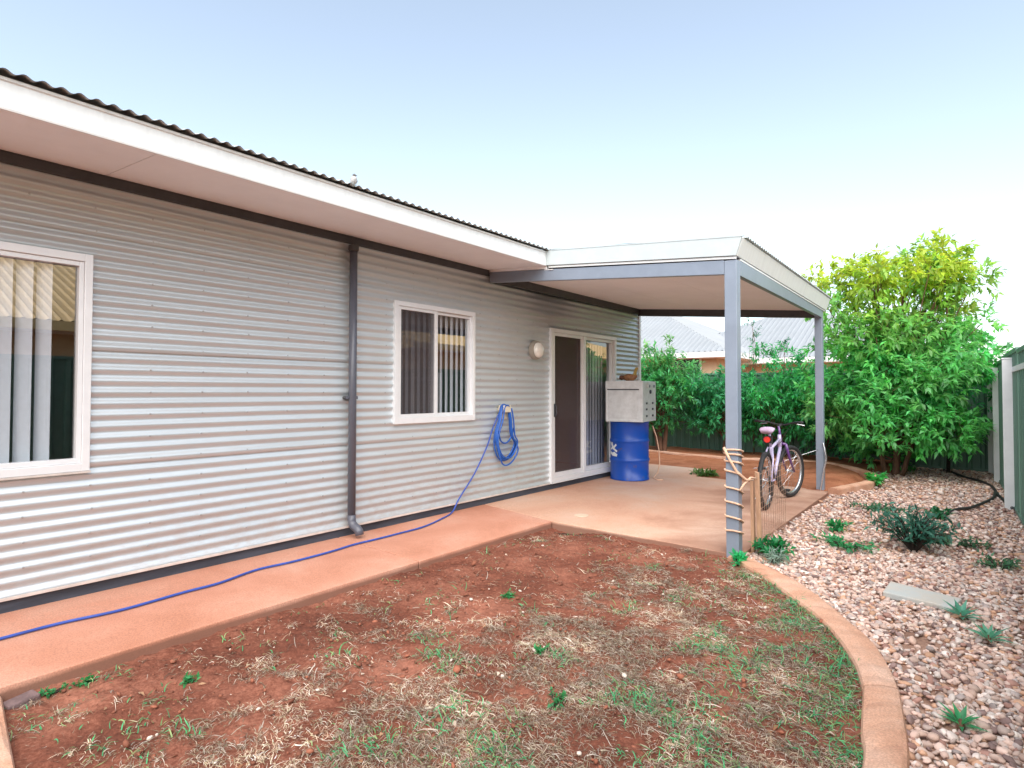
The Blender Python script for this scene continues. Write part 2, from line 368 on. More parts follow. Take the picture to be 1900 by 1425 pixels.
BK = [(-2.6, 12.45), (-1.087, 12.247), (-0.578, 12.10), (0.551, 11.97), (1.2, 12.1), (1.9, 12.3), (2.37, 12.2), (2.813, 11.659), (3.15, 11.0), (3.24, 10.5), (3.198, 10.032), (3.05, 9.45), (2.93, 9.02)]
def bed_z(X, Y):
    z = -0.035 + 0.05 * (fbm(X * 1.8, Y * 1.8, 31, 4) - .5) + 0.02 * (fbm(X * 14, Y * 14, 37, 3) - .5)
    z = z + 0.05 * np.clip((Y - 11.5) / 1.2, 0, 1)
    return z - 0.14 * np.clip((X - 2.95) / .25, 0, 1) * (Y < 12.3)
structure(link('garden_bed_soil', grid_mesh('garden_bed_soil', np.arange(-4, 3.45, .05), np.arange(9.1, 13.6, .05), bed_z), M['bed_soil']))
def grav_left(Y):
    return np.where(Y < 5.1, kout_x(Y) - .03, np.where(Y < 9.15, 2.93 + 0 * Y, np.interp(Y, [9.15, 10.0, 10.5, 11.0, 11.66, 12.3, 13.5], [2.97, 3.22, 3.26, 3.18, 2.85, 2.4, 2.2])))
def grav_z(X, Y):
    z = -0.085 + 0.035 * (fbm(X * 1.5, Y * 1.5, 51, 3) - .5)
    return np.where(X < grav_left(Y) - .05, -0.155, z)
structure(link('gravel_ground', grid_mesh('gravel_ground', np.arange(2.1, 5.6, .05), np.arange(-0.5, 13.6, .05), grav_z), M['gravel_bed']))

# concrete path and patio slab, laid in separate pours with open joints
def slab(name, poly, m, top=0.0, depth=0.14, label=None):
    b = MB(); n = len(poly)
    tp = [(x, y, SL * x + top) for x, y in poly]; bt = [(x, y, SL * x - depth) for x, y in poly]
    b.add(tp + bt, [tuple(range(n)), tuple(range(2 * n - 1, n - 1, -1))] + [(i, i + n, (i + 1) % n + n, (i + 1) % n) for i in range(n)])
    return structure(put(name, b, m, bevel=0.006), label)
slab('path', [(-.06, -3.0), (1.078, -3.0), (1.078, 3.245), (-.06, 3.265)], M['path'])
slab('path', [(-.06, 3.273), (1.078, 3.253), (1.076, 5.10), (-.06, 5.30)], M['path'])
slab('patio_slab', [(-.06, 5.308), (1.09, 5.108), (2.0, 5.11), (2.985, 5.105), (2.955, 6.95), (2.93, 9.2), (-.06, 9.2)], M['patio'])
slab('path', [(-4.0, 9.208), (0.98, 9.208), (0.98, 10.13), (-4.0, 10.13)], M['patio'])

# kerbs
def band(name, inn, out, ztop, zbot, m):
    def smooth(p, k=6):
        q = [Vector(a) for a in p]; r = []
        for i in range(len(q) - 1):
            a, b, c, d = q[max(i - 1, 0)], q[i], q[i + 1], q[min(i + 2, len(q) - 1)]
            for j in range(k):
                t = j / k; r.append(.5 * ((2 * b) + (c - a) * t + (2 * a - 5 * b + 4 * c - d) * t * t + (3 * b - a - 3 * c + d) * t ** 3))
        return r + [q[-1]]
    A, B = smooth(inn), smooth(out); n = len(A); V = []; Fc = []
    for i in range(n):
        a, b = A[i], B[i]; w = b - a
        wob = 0.004 * math.sin(i * 1.7) + random.uniform(-.0025, .0025)
        for t, z in ((-.02, zbot), (0, ztop - .018), (.05, ztop - .004), (.16, ztop + wob), (.5, ztop + .005 + wob), (.84, ztop + wob), (.95, ztop - .005), (1.0, ztop - .02), (1.02, zbot)):
            p = a + w * t; V.append((p.x, p.y, z))
    for i in range(n - 1):
        for k in range(8): Fc.append((i * 9 + k, i * 9 + k + 1, i * 9 + k + 10, i * 9 + k + 9))
    Fc.append(tuple(range(9))); Fc.append(tuple((n - 1) * 9 + k for k in range(9)))
    return structure(put(name, MB().add(V, Fc), m, smooth=False))
def cut(P, a, b): return P[a:b]
band('kerb', KIN[:5], KOUT[:5], -0.040, -0.15, M['kerb'])
kin2 = [(4.128, 3.236)] + KIN[5:]; kout2 = [(4.268, 3.305)] + KOUT[5:]
band('kerb', kin2, kout2, -0.043, -0.15, M['kerb'])
band('kerb', [(1.09, .55), (1.7, .47), (2.6, .36), (3.6, .30), (4.22, .29)], [(1.09, .70), (1.7, .615), (2.6, .50), (3.6, .44), (4.22, .43)], -0.045, -0.15, M['kerb'])
def offset_path(P, w):
    R_ = []
    for i, p in enumerate(P):
        d = Vector(P[min(i + 1, len(P) - 1)]) - Vector(P[max(i - 1, 0)]); d.normalize(); R_.append((p[0] + d.y * w, p[1] - d.x * w))
    return R_
band('kerb', BK, offset_path(BK, -.13), 0.022, -0.12, M['kerb'])

# ------------------------------------------------------------------ the house
house = thing('house', (0, 0, 0), 'long house clad in corrugated zinc with pale eaves and sliding windows', 'house')
Y0, Y1 = -9.0, 9.32
WIN1 = (-.48, 1.33, .812, 2.22); WIN2 = (3.885, 5.075, 1.0, 2.237); DOOR = (6.60, 8.43, .0987, 2.19)
OPEN = [WIN1, WIN2, DOOR]
PITCH_C = .0762
def wall_sheet(zb, zt):
    ys = sorted(set([Y0, Y1] + [o[0] for o in OPEN] + [o[1] for o in OPEN] + list(np.arange(Y0 + 1.2, Y1, 1.2))))
    nz = int(round((zt - zb) / PITCH_C * 12)); zs = list(np.linspace(zb, zt, nz + 1))
    for o in OPEN:
        for z in (o[2], o[3]):
            if zb < z < zt: zs.append(z)
    zs = sorted(zs); lap = lambda z: .0085 * max(0, 1 - (z - zb) / .06)      # each sheet laps over the one below
    wav = lambda y, z: 0.0012 * math.sin(y * 2.1 + z * 3) + 0.0008 * math.sin(y * 5.3 + zb * 7)
    V = [(.0085 * math.cos(2 * PI * (z - .079 - .022) / PITCH_C) + lap(z) + wav(y, z), y, z) for z in zs for y in ys]
    n = len(ys); Fc = []
    for j in range(len(zs) - 1):
        for i in range(n - 1):
            cy, cz = (ys[i] + ys[i + 1]) / 2, (zs[j] + zs[j + 1]) / 2
            if any(o[0] < cy < o[1] and o[2] < cz < o[3] for o in OPEN): continue
            Fc.append((j * n + i, j * n + i + 1, (j + 1) * n + i + 1, (j + 1) * n + i))
    return put('wall_sheet', MB().add(V, Fc), M['wall'], house, smooth=True)
for zb, zt in ((.0987, .8445), (.837, 1.6065), (1.599, 2.3685), (2.361, 2.70)): wall_sheet(zb, zt)
# screws: every second crest at each stud line
sb = MB()
for k in range(-4, 24):
    y = 1.345 + .349 * k
    for j in range(17):
        z = .101 + PITCH_C * 2 * j + .0
        if any(o[0] - .03 < y < o[1] + .03 and o[2] - .03 < z < o[3] + .03 for o in OPEN) or z > 2.66 or z < .11: continue
        yy, zz = y + random.uniform(-.006, .006), z + random.uniform(-.004, .004)
        sb.lathe([(.0068, .006), (.0068, .0105), (.0042, .0108), (.0038, .0155)], (0.002, yy, zz), 6, 'x')
structure(put('screw_heads', sb, M['screw'], house), kind='stuff')
put('plinth', MB().box(-.2, -.012, Y0, Y1 - .01, -.12, .082), M['plinth'], house)
fl = MB(); fl.box(-.03, .022, Y0, DOOR[0] - .003, .078, .0975); fl.box(-.03, .022, DOOR[1] + .003, Y1, .078, .0975)
put('base_flashing', fl, M['flash'], house, bevel=.002)
et = MB().box(.0, .026, Y0, 5.33, 2.694, 2.768); put('eave_trim', et, M['trim_dark'], house, bevel=.004)
# soffit boards
ya = -8.0
edges = [-9.0, -5.8, -2.205, 1.395, 4.995, 5.325]
for a, b in zip(edges[:-1], edges[1:]):
    s_ = MB().hexa([(0.0, a + .002, 2.770), (.884, a + .002, 2.706), (.884, b - .002, 2.706), (0.0, b - .002, 2.770), (0.0, a + .002, 2.778), (.884, a + .002, 2.714), (.884, b - .002, 2.714), (0.0, b - .002, 2.778)])
    put('soffit_board', s_, M['soffit'], house)
# fascia: folded metal with a turned lip at the top and bottom
def extr_y(prof, ya, yb):
    n = len(prof); V = [(x, ya, z) for x, z in prof] + [(x, yb, z) for x, z in prof]
    return MB().add(V, [tuple(range(n))[::-1], tuple(range(n, 2 * n))] + [(i, (i + 1) % n, (i + 1) % n + n, i + n) for i in range(n)])
fp = [(.884, 2.694), (.902, 2.690), (.905, 2.700), (.903, 2.826), (.912, 2.832), (.912, 2.846), (.884, 2.846)]
put('fascia', extr_y(fp, Y0, 5.29), M['fascia'], house)
def roof_sheet(x0, x1, zf, ya, yb, step=PITCH_C, amp=.0085, per=8, th=.0025):
    n = max(int((yb - ya) / step * per), 2); ys = np.linspace(ya, yb, n + 1); V = []; Fc = []
    for y in ys:
        o = amp * math.cos(2 * PI * y / step)
        V += [(x0, y, zf(x0) + o), (x1, y, zf(x1) + o), (x1, y, zf(x1) + o - th), (x0, y, zf(x0) + o - th)]
    for i in range(n):
        a, b = 4 * i, 4 * i + 4
        Fc += [(a, a + 1, b + 1, b), (a + 1, a + 2, b + 2, b + 1), (a + 2, a + 3, b + 3, b + 2)]
    return MB().add(V, Fc)
RS = math.tan(math.radians(15))
rz = lambda x: 2.862 + (.955 - x) * RS
put('roof_sheet', roof_sheet(.955, .70, rz, Y0, 5.33), M['roof'], house, smooth=True)
put('roof_sheet', roof_sheet(.70, -4.0, rz, Y0, 9.5), M['roof'], house, smooth=True)
rz2 = lambda x: rz(-4.0) - (-4.0 - x) * RS
put('roof_sheet', roof_sheet(-4.0, -8.95, rz2, Y0, 9.5), M['roof'], house, smooth=True)
put('ridge_cap', MB().tube([(-4, Y0, rz(-4) + .005), (-4, 9.5, rz(-4) + .005)], .06, 8), M['roof'], house)
# other walls, closed so no daylight leaks in
ow = MB(); ow.box(-8.1, -8.0, Y0, Y1, -.1, 2.77); ow.box(-8.0, -.03, Y1 - .06, Y1 - .002, -.1, 2.8); ow.box(-8.0, -.03, Y0, Y0 + .06, -.1, 2.8)
ow.hexa([(-8.0, Y1 - .06, 2.8), (-.03, Y1 - .06, 2.8), (-.03, Y1 - .004, 2.8), (-8.0, Y1 - .004, 2.8), (-4.1, Y1 - .06, 4.0), (-3.9, Y1 - .06, 4.0), (-3.9, Y1 - .004, 4.0), (-4.1, Y1 - .004, 4.0)])
put('end_wall', ow, M['wall'], house)
ct = MB(); ct.box(-.05, .021, Y1 - .045, Y1 + .012, .08, 2.70)
put('corner_trim', ct, M['frame'], house, bevel=.003)
rm = MB(); rm.box(-3.6, -3.5, Y0 + .1, Y1 - .1, 0, 2.75); rm.box(-3.5, -.06, Y0 + .1, Y1 - .1, -.05, -.0); rm.box(-3.5, -.06, Y0 + .1, Y1 - .1, 2.72, 2.76)
rm.box(-3.5, -.08, 2.6, 2.7, 0, 2.72); rm.box(-3.5, -.08, 6.0, 6.1, 0, 2.72); rm.box(-3.5, -.08, -2.5, -2.4, 0, 2.72)
put('interior_walls', rm, M['room'], house)
li = MB()      # plasterboard lining behind the cladding, cut round the openings
for (a, b) in ((Y0 + .1, WIN1[0]), (WIN1[1], WIN2[0]), (WIN2[1], DOOR[0]), (DOOR[1], Y1 - .1)): li.box(-.11, -.075, a, b, 0, 2.72)
for o in OPEN:
    li.box(-.11, -.075, o[0], o[1], o[3], 2.72)
    if o[2] > .3: li.box(-.11, -.075, o[0], o[1], 0, o[2])
put('wall_lining', li, M['room'], house)

def rect_frame(b, x0, x1, y0, y1, z0, z1, l, r, t, bt):
    b.box(x0, x1, y0, y0 + l, z0, z1); b.box(x0, x1, y1 - r, y1, z0, z1)
    b.box(x0 + .0015, x1 - .0015, y0 + l, y1 - r, z1 - t, z1); b.box(x0 + .0015, x1 - .0015, y0 + l, y1 - r, z0, z0 + bt)
    return b
def sheet_x(x, y0, y1, z0, z1): return MB().add([(x, y0, z0), (x, y1, z0), (x, y1, z1), (x, y0, z1)], [(0, 1, 2, 3)])
def win_root(name, label):
    e = bpy.data.objects.new(name, None); COL.objects.link(e); e.parent = house; e['label'] = label; return e
def slats(parent, ys, z0, z1, w, ang, x=-.115):
    me = None
    for i, y in enumerate(ys):
        if me is None:
            V = []; n = 4
            for z in (z0, z1):
                for k in range(n + 1):
                    t = (k / n - .5) * w; V.append((.006 * math.cos(PI * k / n * 1.0 - PI / 2), t, z))
            me = MB().add(V, [(k, k + 1, k + n + 2, k + n + 1) for k in range(n)]).mesh('blind_slat', True)
        o = link('blind_slat', me, M['blind'], parent, local=True); o.location = (x, y, 0); o.rotation_euler = (0, 0, math.radians(ang + random.uniform(-5, 5)))
# left window
w1 = win_root('window', 'wide fixed window with vertical blind')
a = rect_frame(MB(), -.05, .030, *WIN1, .045, .045, .05, .05)
put('frame', a, M['frame'], w1, bevel=.003)
a = rect_frame(MB(), -.045, .016, WIN1[0] + .046, WIN1[1] - .046, WIN1[2] + .051, WIN1[3] - .051, .026, .026, .03, .03)
put('sash', a, M['frame'], w1, bevel=.002)
a = MB().box(-.02, .034, WIN1[0] - .004, WIN1[1] + .004, WIN1[2] - .014, WIN1[2] - .001); put('sill', a, M['flash'], w1)
put('pane', sheet_x(-.026, WIN1[0] + .07, WIN1[1] - .07, WIN1[2] + .08, WIN1[3] - .08), M['glass'], w1)
slats(w1, [y for y in np.arange(-.40, 1.2, .100)], .87, 2.17, .089, -34, -.085)
# middle window
w2 = win_root('window', 'sliding window with fly screen over its left half')
a = rect_frame(MB(), -.05, .034, *WIN2, .05, .04, .05, .06)
put('frame', a, M['frame'], w2, bevel=.003)
a = rect_frame(MB(), -.03, .022, WIN2[0] + .051, 4.475, WIN2[2] + .061, WIN2[3] - .051, .035, .035, .03, .035)
put('sash', a, M['frame'], w2, bevel=.002)
a = rect_frame(MB(), -.048, .002, 4.445, WIN2[1] - .041, WIN2[2] + .061, WIN2[3] - .051, .06, .022, .03, .035)
put('sash', a, M['frame'], w2, bevel=.002)
put('pane', sheet_x(-.014, WIN2[0] + .08, 4.45, WIN2[2] + .09, WIN2[3] - .08), M['glass'], w2)
put('pane', sheet_x(-.030, 4.50, WIN2[1] - .06, WIN2[2] + .09, WIN2[3] - .08), M['glass'], w2)
put('fly_screen', MB().add([(.006, WIN2[0] + .085, WIN2[2] + .095), (.006, 4.44, WIN2[2] + .095), (.006, 4.44, WIN2[3] - .08), (.006, WIN2[0] + .085, WIN2[3] - .08)], [(0, 1, 2, 3)]), M['screen'], w2)
slats(w2, [y for y in np.arange(3.98, 5.09, .083)], 1.06, 2.18, .08, 22, -.09)
# sliding door
dr = win_root('sliding_door', 'glass sliding door with dark security screen')
a = rect_frame(MB(), -.06, .040, *DOOR, .06, .05, .055, .06)
a.box(-.06, .040, 7.43, 7.50, DOOR[2] + .062, DOOR[3] - .057)
put('frame', a, M['frame'], dr, bevel=.003)
a = rect_frame(MB(), -.012, .026, DOOR[0] + .062, 7.428, DOOR[2] + .062, DOOR[3] - .057, .045, .03, .04, .06)
put('screen_frame', a, M['frame'], dr, bevel=.002)
put('screen', MB().add([(.004, DOOR[0] + .1, .2), (.004, 7.40, .2), (.004, 7.40, DOOR[3] - .09), (.004, DOOR[0] + .1, DOOR[3] - .09)], [(0, 1, 2, 3)]), screen_mat('security_mesh', (0.07, 0.045, 0.045), 0.72), dr)
a = rect_frame(MB(), -.05, .004, 7.502, DOOR[1] - .051, DOOR[2] + .062, DOOR[3] - .057, .02, .05, .04, .06)
put('sash', a, M['frame'], dr, bevel=.002)
put('pane', sheet_x(-.040, 7.51, DOOR[1] - .09, .21, DOOR[3] - .09), M['glass'], dr)
put('pane', sheet_x(-.028, DOOR[0] + .07, 7.43, .17, DOOR[3] - .07), M['glass'], dr)
h = MB(); h.box(.026, .034, 6.675, 6.70, .98, 1.16); h.tube([(.034, 6.688, 1.0), (.062, 6.688, 1.02), (.062, 6.688, 1.12), (.034, 6.688, 1.14)], .007, 6)
put('handle', h, M['box_dark'], dr)
put('track', MB().box(-.06, .05, DOOR[0], DOOR[1], .0835, .0965), M['frame'], dr, bevel=.002)
slats(dr, [y for y in np.arange(7.58, 8.32, .085)], .2, 2.05, .08, 8, -.14)

# downpipe
dp = thing('downpipe', (.05, 3.36, 0), 'charcoal round downpipe fixed to the corrugated wall beside the sliding window', 'downpipe')
pr = .036
put('pipe', MB().tube([(.06, 3.36, .16), (.06, 3.36, 2.66)], pr, 20), M['pipe'], dp, smooth=True)
put('elbow', MB().tube([(.06, 3.36, .20), (.061, 3.36, .150), (.070, 3.36, .122), (.095, 3.364, .098), (.128, 3.37, .083), (.150, 3.374, .064), (.158, 3.376, .028)], pr + .003, 16), M['pipe'], dp, smooth=True)
put('collar', MB().lathe([(pr + .004, 2.62), (pr + .012, 2.63), (pr + .012, 2.672), (pr + .004, 2.674)], (.06, 3.36, 0), 20), M['trim_dark'], dp)
for z in (1.255,):
    put('bracket', MB().box(.0, .062, 3.300, 3.420, z, z + .028), M['pipe'], dp, bevel=.004)
    put('bolt', MB().lathe([(.014, .012), (.014, .03), (.01, .034)], (0, 3.298, z + .014), 8, 'x'), M['trim_dark'], dp)

# wall lamp
lp = thing('wall_lamp', (.02, 6.247, 1.865), 'round opal bulkhead lamp on the corrugated wall left of the sliding door', 'lamp')
put('base', MB().lathe([(.122, -.012), (.124, .02), (.116, .05), (.098, .056)], (0, 0, 0), 32, 'x'), M['lamp_body'], lp, smooth=False, local=True)
put('diffuser', MB().lathe([(.100, .05), (.099, .068), (.088, .092), (.062, .108), (.03, .115), (.004, .117)], (0, 0, 0), 32, 'x'), M['lamp_glass'], lp, smooth=True, local=True)

# ------------------------------------------------------------------ patio cover
pc = thing('patio_cover', (1.5, 7.2, 0), 'flat patio roof on blue grey steel posts joined to the house eave', 'patio cover')
yF = lambda x: 5.335 - .081 * x
bz = lambda x: 2.622 - .1000 * x
def beam(pts_top_bottom, m=M['steel_blue']):      # two ends, each given by bottom-outer, bottom-inner and depth
    (a0, a1, da), (b0, b1, db) = pts_top_bottom
    return MB().hexa([a0, b0, b1, a1, (a0[0], a0[1], a0[2] + da), (b0[0], b0[1], b0[2] + db), (b1[0], b1[1], b1[2] + db), (a1[0], a1[1], a1[2] + da)])
put('beam', beam((((.02, yF(0), bz(0)), (.02, yF(0) + .05, bz(0)), .122), ((2.868, yF(2.868), bz(2.868)), (2.868, yF(2.868) + .05, bz(2.868)), .122))), M['steel_blue'], pc, bevel=.004)
put('beam', beam((((2.975, 5.205, 2.326), (2.925, 5.205, 2.326), .130), ((2.862, 9.13, 2.362), (2.812, 9.13, 2.362), .120))), M['steel_blue'], pc, bevel=.004)
put('beam', beam((((.022, 9.20, 2.612), (.022, 9.25, 2.612), .116), ((2.760, 9.20, 2.371), (2.760, 9.25, 2.371), .116))), M['trim_dark'], pc, bevel=.004)
put('ledger', MB().box(.012, .06, 5.39, 9.198, 2.63, 2.735), M['trim_dark'], pc, bevel=.003)
put('packer', MB().hexa([(.0, 5.336, 2.748), (.904, 5.262, 2.66), (.904, 5.31, 2.66), (.0, 5.385, 2.748), (.0, 5.336, 2.80), (.904, 5.262, 2.80), (.904, 5.31, 2.80), (.0, 5.385, 2.80)]), M['soffit'], pc)
post_l = []
for (x0, x1, y0, y1, zt) in ((2.870, 2.975, 5.100, 5.203, 2.452), (2.762, 2.858, 9.135, 9.235, 2.484)):
    post_l.append(put('post', MB().box(x0, x1, y0, y1, -.13, zt), M['steel_blue'], pc, bevel=.006))
# ceiling lining panels
cz = lambda x, y: (2.738 - .1000 * x) if y < 6 else (2.728 - .0905 * x)
xs = [.062, 1.0, 1.96, 2.90]
for i in range(3):
    a, b = xs[i] + .0015, xs[i + 1] - .0015
    bo = min(b, 2.83)
    put('ceiling_panel', MB().hexa([(a, 5.42, cz(a, 5)), (b, 5.24, cz(b, 5)), (bo, 9.198, cz(b, 9)), (a, 9.198, cz(a, 9)), (a, 5.42, cz(a, 5) + .006), (b, 5.24, cz(b, 5) + .006), (bo, 9.198, cz(b, 9) + .006), (a, 9.198, cz(a, 9) + .006)]), M['soffit'], pc)
# gable fascia (front), gutter (outer side)
fz = lambda x: 2.695 - .1043 * (x - .9)
yb_ = lambda x: yF(x) - .022
gf = MB()
x0, x1, x1t = .906, 2.980, 3.030
gf.hexa([(x0, yb_(x0), fz(x0)), (x1, yb_(x1), fz(x1)), (x1, yb_(x1) + .018, fz(x1)), (x0, yb_(x0) + .018, fz(x0)), (x0, yb_(x0), fz(x0) + .163), (x1t, yb_(x1t), 2.634), (x1t, yb_(x1t) + .018, 2.634), (x0, yb_(x0) + .018, fz(x0) + .163)])
put('barge_board', gf, M['shade_grey_barge'], pc, bevel=.003)
gl = MB(); x0b = .93
gl.hexa([(x0b, yF(x0b) - .006, fz(x0b) - .024), (2.974, yF(2.974) - .006, fz(2.974) - .024), (2.974, yF(2.974) + .012, fz(2.974) - .024), (x0b, yF(x0b) + .012, fz(x0b) - .024), (x0b, yF(x0b) - .006, fz(x0b) - .004), (2.974, yF(2.974) - .006, fz(2.974) - .004), (2.974, yF(2.974) + .012, fz(2.974) - .004), (x0b, yF(x0b) + .012, fz(x0b) - .004)])
put('packer_strip', gl, M['fascia'], pc)
gu = MB()
gu.hexa([(2.958, 5.098, 2.478), (2.982, 5.094, 2.478), (2.880, 9.33, 2.479), (2.856, 9.33, 2.479), (3.006, 5.098, 2.628), (3.032, 5.094, 2.628), (2.932, 9.33, 2.636), (2.906, 9.33, 2.636)])
put('gutter', gu, M['fascia'], pc, bevel=.004)
gs = MB().hexa([(2.945, 5.21, 2.458), (2.975, 5.21, 2.458), (2.868, 9.3, 2.482 - .02), (2.838, 9.3, 2.482 - .02), (2.945, 5.21, 2.474), (2.975, 5.21, 2.474), (2.868, 9.3, 2.476), (2.838, 9.3, 2.476)])
put('packer_strip', gs, M['fascia'], pc)
prz = lambda x: 2.643 - .1043 * (x - 3.03)
V = []; Fc = []; ys = np.linspace(5.14, 9.36, 446)
for y in ys:
    xe = 3.052 + (2.948 - 3.052) * (y - 5.1) / 4.2; o = .0085 * math.cos(2 * PI * y / PITCH_C)
    xs_ = max(.62, (5.335 - y) / .081) if y < 5.335 else .62
    xs_ = min(xs_, xe - .05)
    V += [(xs_, y, prz(xs_) + o), (xe, y, prz(xe) + o), (xe, y, prz(xe) + o - .003), (xs_, y, prz(xs_) + o - .003)]
for i in range(len(ys) - 1):
    a, b = 4 * i, 4 * i + 4; Fc += [(a, a + 1, b + 1, b), (a + 1, a + 2, b + 2, b + 1), (a + 2, a + 3, b + 3, b + 2)]
put('roof_sheet', MB().add(V, Fc), M['roof'], pc, smooth=True)
gb = MB().hexa([(.9, 9.30, 2.63), (2.87, 9.30, 2.475), (2.87, 9.32, 2.475), (.9, 9.32, 2.63), (.9, 9.30, 2.83), (2.91, 9.30, 2.64), (2.91, 9.32, 2.64), (.9, 9.32, 2.83)])
put('fascia', gb, M['fascia'], pc)
cap = MB()
cap.hexa([(.95, yb_(.95) - .004, fz(.95) + .158), (3.036, yb_(3.03) - .004, 2.630), (3.036, yb_(3.03) + .06, 2.642), (.95, yb_(.95) + .06, fz(.95) + .172), (.95, yb_(.95) - .004, fz(.95) + .166), (3.036, yb_(3.03) - .004, 2.642), (3.036, yb_(3.03) + .06, 2.652), (.95, yb_(.95) + .06, fz(.95) + .182)])
put('barge_cap', cap, M['shade_grey_barge'], pc)

# ------------------------------------------------------------------ fences
def fence_sheet(name, parent, p0, p1, z0, z1, side):
    """Trapezoid-ribbed steel sheet from p0 to p1."""
    p0, p1 = Vector((*p0, 0)), Vector((*p1, 0)); d = p1 - p0; L = d.length; d.normalize(); nrm = Vector((-d.y, d.x, 0)) * side
    pitch = .195; prof = []
    t = 0.0
    while t < L:
        for a, o in ((0, 0), (.105, 0), (.125, .034), (.175, .034)):
            if t + a < L: prof.append((t + a, o))
        t += pitch
    prof.append((L, 0)); V = []
    for z in (z0, z1):
        for a, o in prof: V.append(p0 + d * a + nrm * (o - .017) + Vector((0, 0, z)))
    n = len(prof); return put(name, MB().add(V, [(i, i + 1, i + n + 1, i + n) for i in range(n - 1)]), M['fence'], parent)
bf = thing('back_fence', (1, 13.42, 0), 'green ribbed steel fence across the back behind the shrubs', 'fence')
xb = np.arange(-7.2, 4.8, 2.37)
for i in range(len(xb)):
    xa, xc = xb[i], (4.74 if i == 4 else xb[i] + 2.37)
    if i > 4: continue
    zt = 1.76 - .008 * i
    fence_sheet('fence_panel', bf, (xa + .02, 13.42), (xc - .02, 13.42), -.1, zt - .03, -1)
    put('rail', MB().box(xa + .022, xc - .022, 13.395, 13.445, zt - .045, zt), M['fence'], bf, bevel=.004)
    put('rail', MB().box(xa + .022, xc - .022, 13.395, 13.445, -.09, -.04), M['fence'], bf)
    put('post', MB().box(xa - .02, xa + .02, 13.385, 13.455, -.16, zt + .005), M['fence'], bf, bevel=.003)
put('post', MB().box(4.72, 4.80, 13.36, 13.47, -.16, 1.80), M['fence'], bf, bevel=.003)
rf = thing('side_fence', (4.9, 8, 0), 'green ribbed steel fence along the right side of the gravel', 'fence')
fx = lambda y: 4.755 + (13.42 - y) * .0345
yb = [13.40, 11.03, 8.66, 6.29, 3.92, 1.55, -.82, -3.2]
for i in range(len(yb) - 1):
    ya, yc = yb[i] - .02, yb[i + 1] + .02
    zt = 1.80 + .03 * (i % 2)
    fence_sheet('fence_panel', rf, (fx(ya), ya), (fx(yc), yc), -.12, zt - .03, -1)
    c0, c1 = fx(ya), fx(yc)
    for (za, zb_) in ((zt - .045, zt), (-.09, -.04)):
        put('rail', MB().hexa([(c0 - .025, ya, za), (c1 - .025, yc, za), (c1 + .025, yc, za), (c0 + .025, ya, za), (c0 - .025, ya, zb_), (c1 - .025, yc, zb_), (c1 + .025, yc, zb_), (c0 + .025, ya, zb_)]), M['fence'], rf)
# pale posts set in front of the side fence
post_spec = [(4.845, 9.36, .118, 1.735, 'nearest pale square post standing before the green side fence'),
             (4.775, 12.00, .112, 1.70, 'middle pale square post of three before the green side fence'),
             (4.715, 13.10, .11, 1.69, 'farthest pale square post before the side fence, near the corner')]
for (x, y, w, zt, lb) in post_spec:
    t = thing('fence_post', (x, y, -.1), lb, 'post', 'pale posts by the side fence')
    put('shaft', MB().box(-w / 2, w / 2, -.05, .05, -.06, zt + .1 - .012), M['fence_post'], t, bevel=.006, local=True)
    put('cap', MB().box(-w / 2 - .006, w / 2 + .006, -.056, .056, zt + .1 - .012, zt + .1 + .006), M['fence_post'], t, bevel=.004, local=True)
tr = tag(put('top_rail', MB().hexa([(4.868, 9.40, 1.565), (5.04, 4.6, 1.565), (5.075, 4.6, 1.565), (4.903, 9.40, 1.565), (4.868, 9.40, 1.625), (5.04, 4.6, 1.625), (5.075, 4.6, 1.625), (4.903, 9.40, 1.625)]), M['fence_post'], bevel=.003),
         'pale horizontal rail running from the nearest pale post along the side fence', 'rail')

